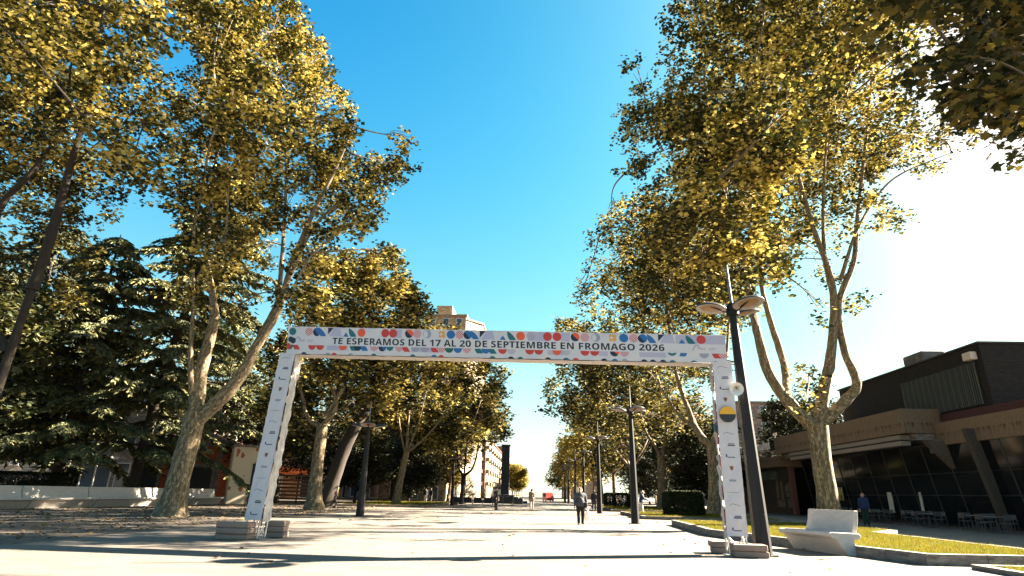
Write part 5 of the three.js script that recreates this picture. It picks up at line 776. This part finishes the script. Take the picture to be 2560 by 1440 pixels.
tracedTree('plane_tree', 'dark trunked tree leaning over the kiosk beside the golden plane tree', ROW_L, -46, {
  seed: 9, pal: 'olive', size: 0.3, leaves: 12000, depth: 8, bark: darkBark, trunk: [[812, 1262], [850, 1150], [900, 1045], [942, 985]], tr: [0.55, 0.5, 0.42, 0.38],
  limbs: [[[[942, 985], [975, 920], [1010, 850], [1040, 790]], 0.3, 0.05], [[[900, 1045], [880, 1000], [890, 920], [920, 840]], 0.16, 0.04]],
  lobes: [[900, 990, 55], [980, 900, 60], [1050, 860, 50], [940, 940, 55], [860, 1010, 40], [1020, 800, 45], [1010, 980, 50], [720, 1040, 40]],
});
tracedTree('plane_tree', 'slim plane tree with many thin limbs on the grass before the evergreens', ROW_L, -58, {
  seed: 10, open: true, pal: 'gold', size: 0.29, leaves: 34000, depth: 10, trunk: [[988, 1266], [1002, 1195], [1016, 1130]], tr: [0.36, 0.3, 0.28],
  limbs: [[[[1014, 1140], [1000, 1070], [990, 960]], 0.13, 0.03], [[[1016, 1132], [1022, 1040], [1035, 920]], 0.15, 0.03], [[[1016, 1132], [1062, 1095], [1120, 1020], [1160, 920]], 0.14, 0.03], [[[1018, 1130], [1045, 1060], [1070, 960]], 0.11, 0.03]],
  lobes: [[980, 930, 72], [1070, 920, 75], [1150, 930, 65], [1215, 945, 42], [1255, 930, 18], [950, 1025, 62], [1050, 1025, 70], [1140, 1030, 70], [1215, 1035, 50], [1255, 1040, 26], [1180, 1080, 42], [1090, 1085, 45], [900, 1060, 50], [1120, 860, 50], [1030, 860, 50], [1190, 900, 45], [1250, 980, 24]],
});
tracedTree('plane_tree', 'small dark forked tree rising from the stone planter', ROW_L, -72, {
  seed: 11, pal: 'olive', size: 0.36, leaves: 9000, depth: 8, bark: darkBark, trunk: [[1154, 1260], [1157, 1225], [1160, 1190]], tr: [0.3, 0.26, 0.25],
  limbs: [[[[1160, 1192], [1147, 1170], [1142, 1120], [1130, 1060]], 0.16, 0.04], [[[1160, 1190], [1180, 1172], [1195, 1120], [1200, 1060]], 0.16, 0.04], [[[1160, 1190], [1165, 1130], [1170, 1050]], 0.12, 0.03]],
  lobes: [[1130, 1080, 40], [1180, 1060, 40], [1220, 1070, 36], [1150, 1010, 45], [1210, 1000, 45], [1245, 1050, 26], [1262, 1085, 14]],
});
for (const [i, [x, z, h, rad, pal]] of [[-12.5, -86, 15, 5, 'gold'], [-14.2, -92, 9, 3, 'yellow'], [-9.5, -225, 11, 4.6, 'yellow'], [-10, -262, 12, 5, 'yellow']].entries()) grownTree('plane_tree', `${['plane tree behind the dark forked one on the earth side', 'small yellow tree before the cream apartment block', 'round yellow street tree past the monument', 'second round yellow street tree past the monument'][i]}`, ROW_L, x, z, h, rad, { leaves: 6000, size: 0.42 + i * 0.05, pal, seed: 300 + i });
for (const [i, [x, z, h, rad, pal]] of [[9.5, -150, 15, 5.5, 'yellow'], [9.8, -172, 15, 5.5, 'gold'], [9.8, -195, 14, 5.5, 'yellow'], [9.6, -220, 14, 5.5, 'gold'], [9.6, -250, 14, 6, 'yellow'], [-10.4, -300, 12, 5, 'yellow'], [-10.4, -330, 12, 5, 'gold']].entries()) grownTree('street_tree', 'yellowing street tree lining the road beyond the avenue', 'yellowing street trees beyond the avenue', x, z, h, rad, { leaves: 4500, size: 0.6, pal, seed: 330 + i });
// evergreens and park trees that close the view on both sides
const EV = 'dark evergreen trees behind the avenue';
for (const [i, [x, z, h, rad, lbl]] of [[-20, -67, 8.5, 4.6, 'dense dark evergreen tree behind the slatted kiosk'], [-25.5, -70, 9, 4.8, 'dense dark evergreen tree beside the shop awning'], [-15.5, -74, 8, 4, 'dense dark evergreen tree behind the slim plane tree'], [17, -62, 8, 4, 'dark evergreen tree behind the forked plane by the hedge'], [20, -72, 8, 4.4, 'dark evergreen tree beside the graffiti wall'], [17, -88, 9, 5, 'dark evergreen tree behind the smaller hedge'], [18.5, -104, 9, 5, 'dark evergreen tree in front of the red roofed house']].entries()) grownTree('evergreen_tree', lbl, EV, x, z, h, rad, { leaves: 9000, size: 0.3, pal: 'dark', trunk: 1.1, mat: darkLeafM, bark: darkBark, gap: -0.5, seed: 400 + i });
for (const [i, [x, z, h, rad, lbl]] of [[-37, -36, 15, 5, 'tall park tree behind the first long bench'], [-47, -48, 20, 7, 'tall park tree between the cedars and the corner house'], [-33, -58, 18, 6, 'park tree over the brick pavilion roof'], [-24, -56, 15, 5, 'park tree beside the pale gatehouse'], [-55, -70, 20, 8, 'park tree at the villa'], [-30, -95, 17, 7, 'park tree behind the shop building'], [-21, -88, 17, 6.5, 'park tree behind the evergreens by the shop']].entries()) grownTree('park_tree', lbl, 'park trees behind the benches', x, z, h, rad, { leaves: 11000, size: 0.34, pal: i < 3 ? 'green' : 'olive', seed: 450 + i, bark: darkBark });
for (const [i, [x, z, h, rad, lbl]] of [[29, -66, 12.5, 4.5, 'dark pine rising behind the restaurant sign'], [33, -80, 13, 5, 'dark pine behind the low restaurant wing'], [22, -92, 16, 6, 'park tree between the restaurant and the pink block'], [19, -130, 16, 6, 'park tree before the red roofed house']].entries()) grownTree('park_tree', lbl, 'park trees behind the restaurant', x, z, h, rad, { leaves: 9000, size: 0.34, pal: i < 2 ? 'dark' : 'olive', seed: 480 + i, bark: darkBark });
{ const a = at(330, 1215, -44), b = at(135, 1215, -41), c = at(-40, 1215, -46), d = at(560, 1215, -66); 
  cedar('tall cedar with a dark leaning trunk behind the middle bench', a.x, -44, 28, 9, { seed: 21, lean: 0.9, boughs: 125, light: true });
  cedar('broad cedar drooping over the park hedge', b.x, -41, 20, 8, { seed: 22, boughs: 100, from: 0.16, light: true });
  cedar('cedar at the park edge behind the slender plane trunk', c.x, -46, 24, 9, { seed: 23, boughs: 100, from: 0.16 });
  cedar('cedar standing between the pavilion and the villa', d.x, -66, 17, 5.5, { seed: 24, boughs: 54, from: 0.22 }); }

renderer.render(scene, camera);
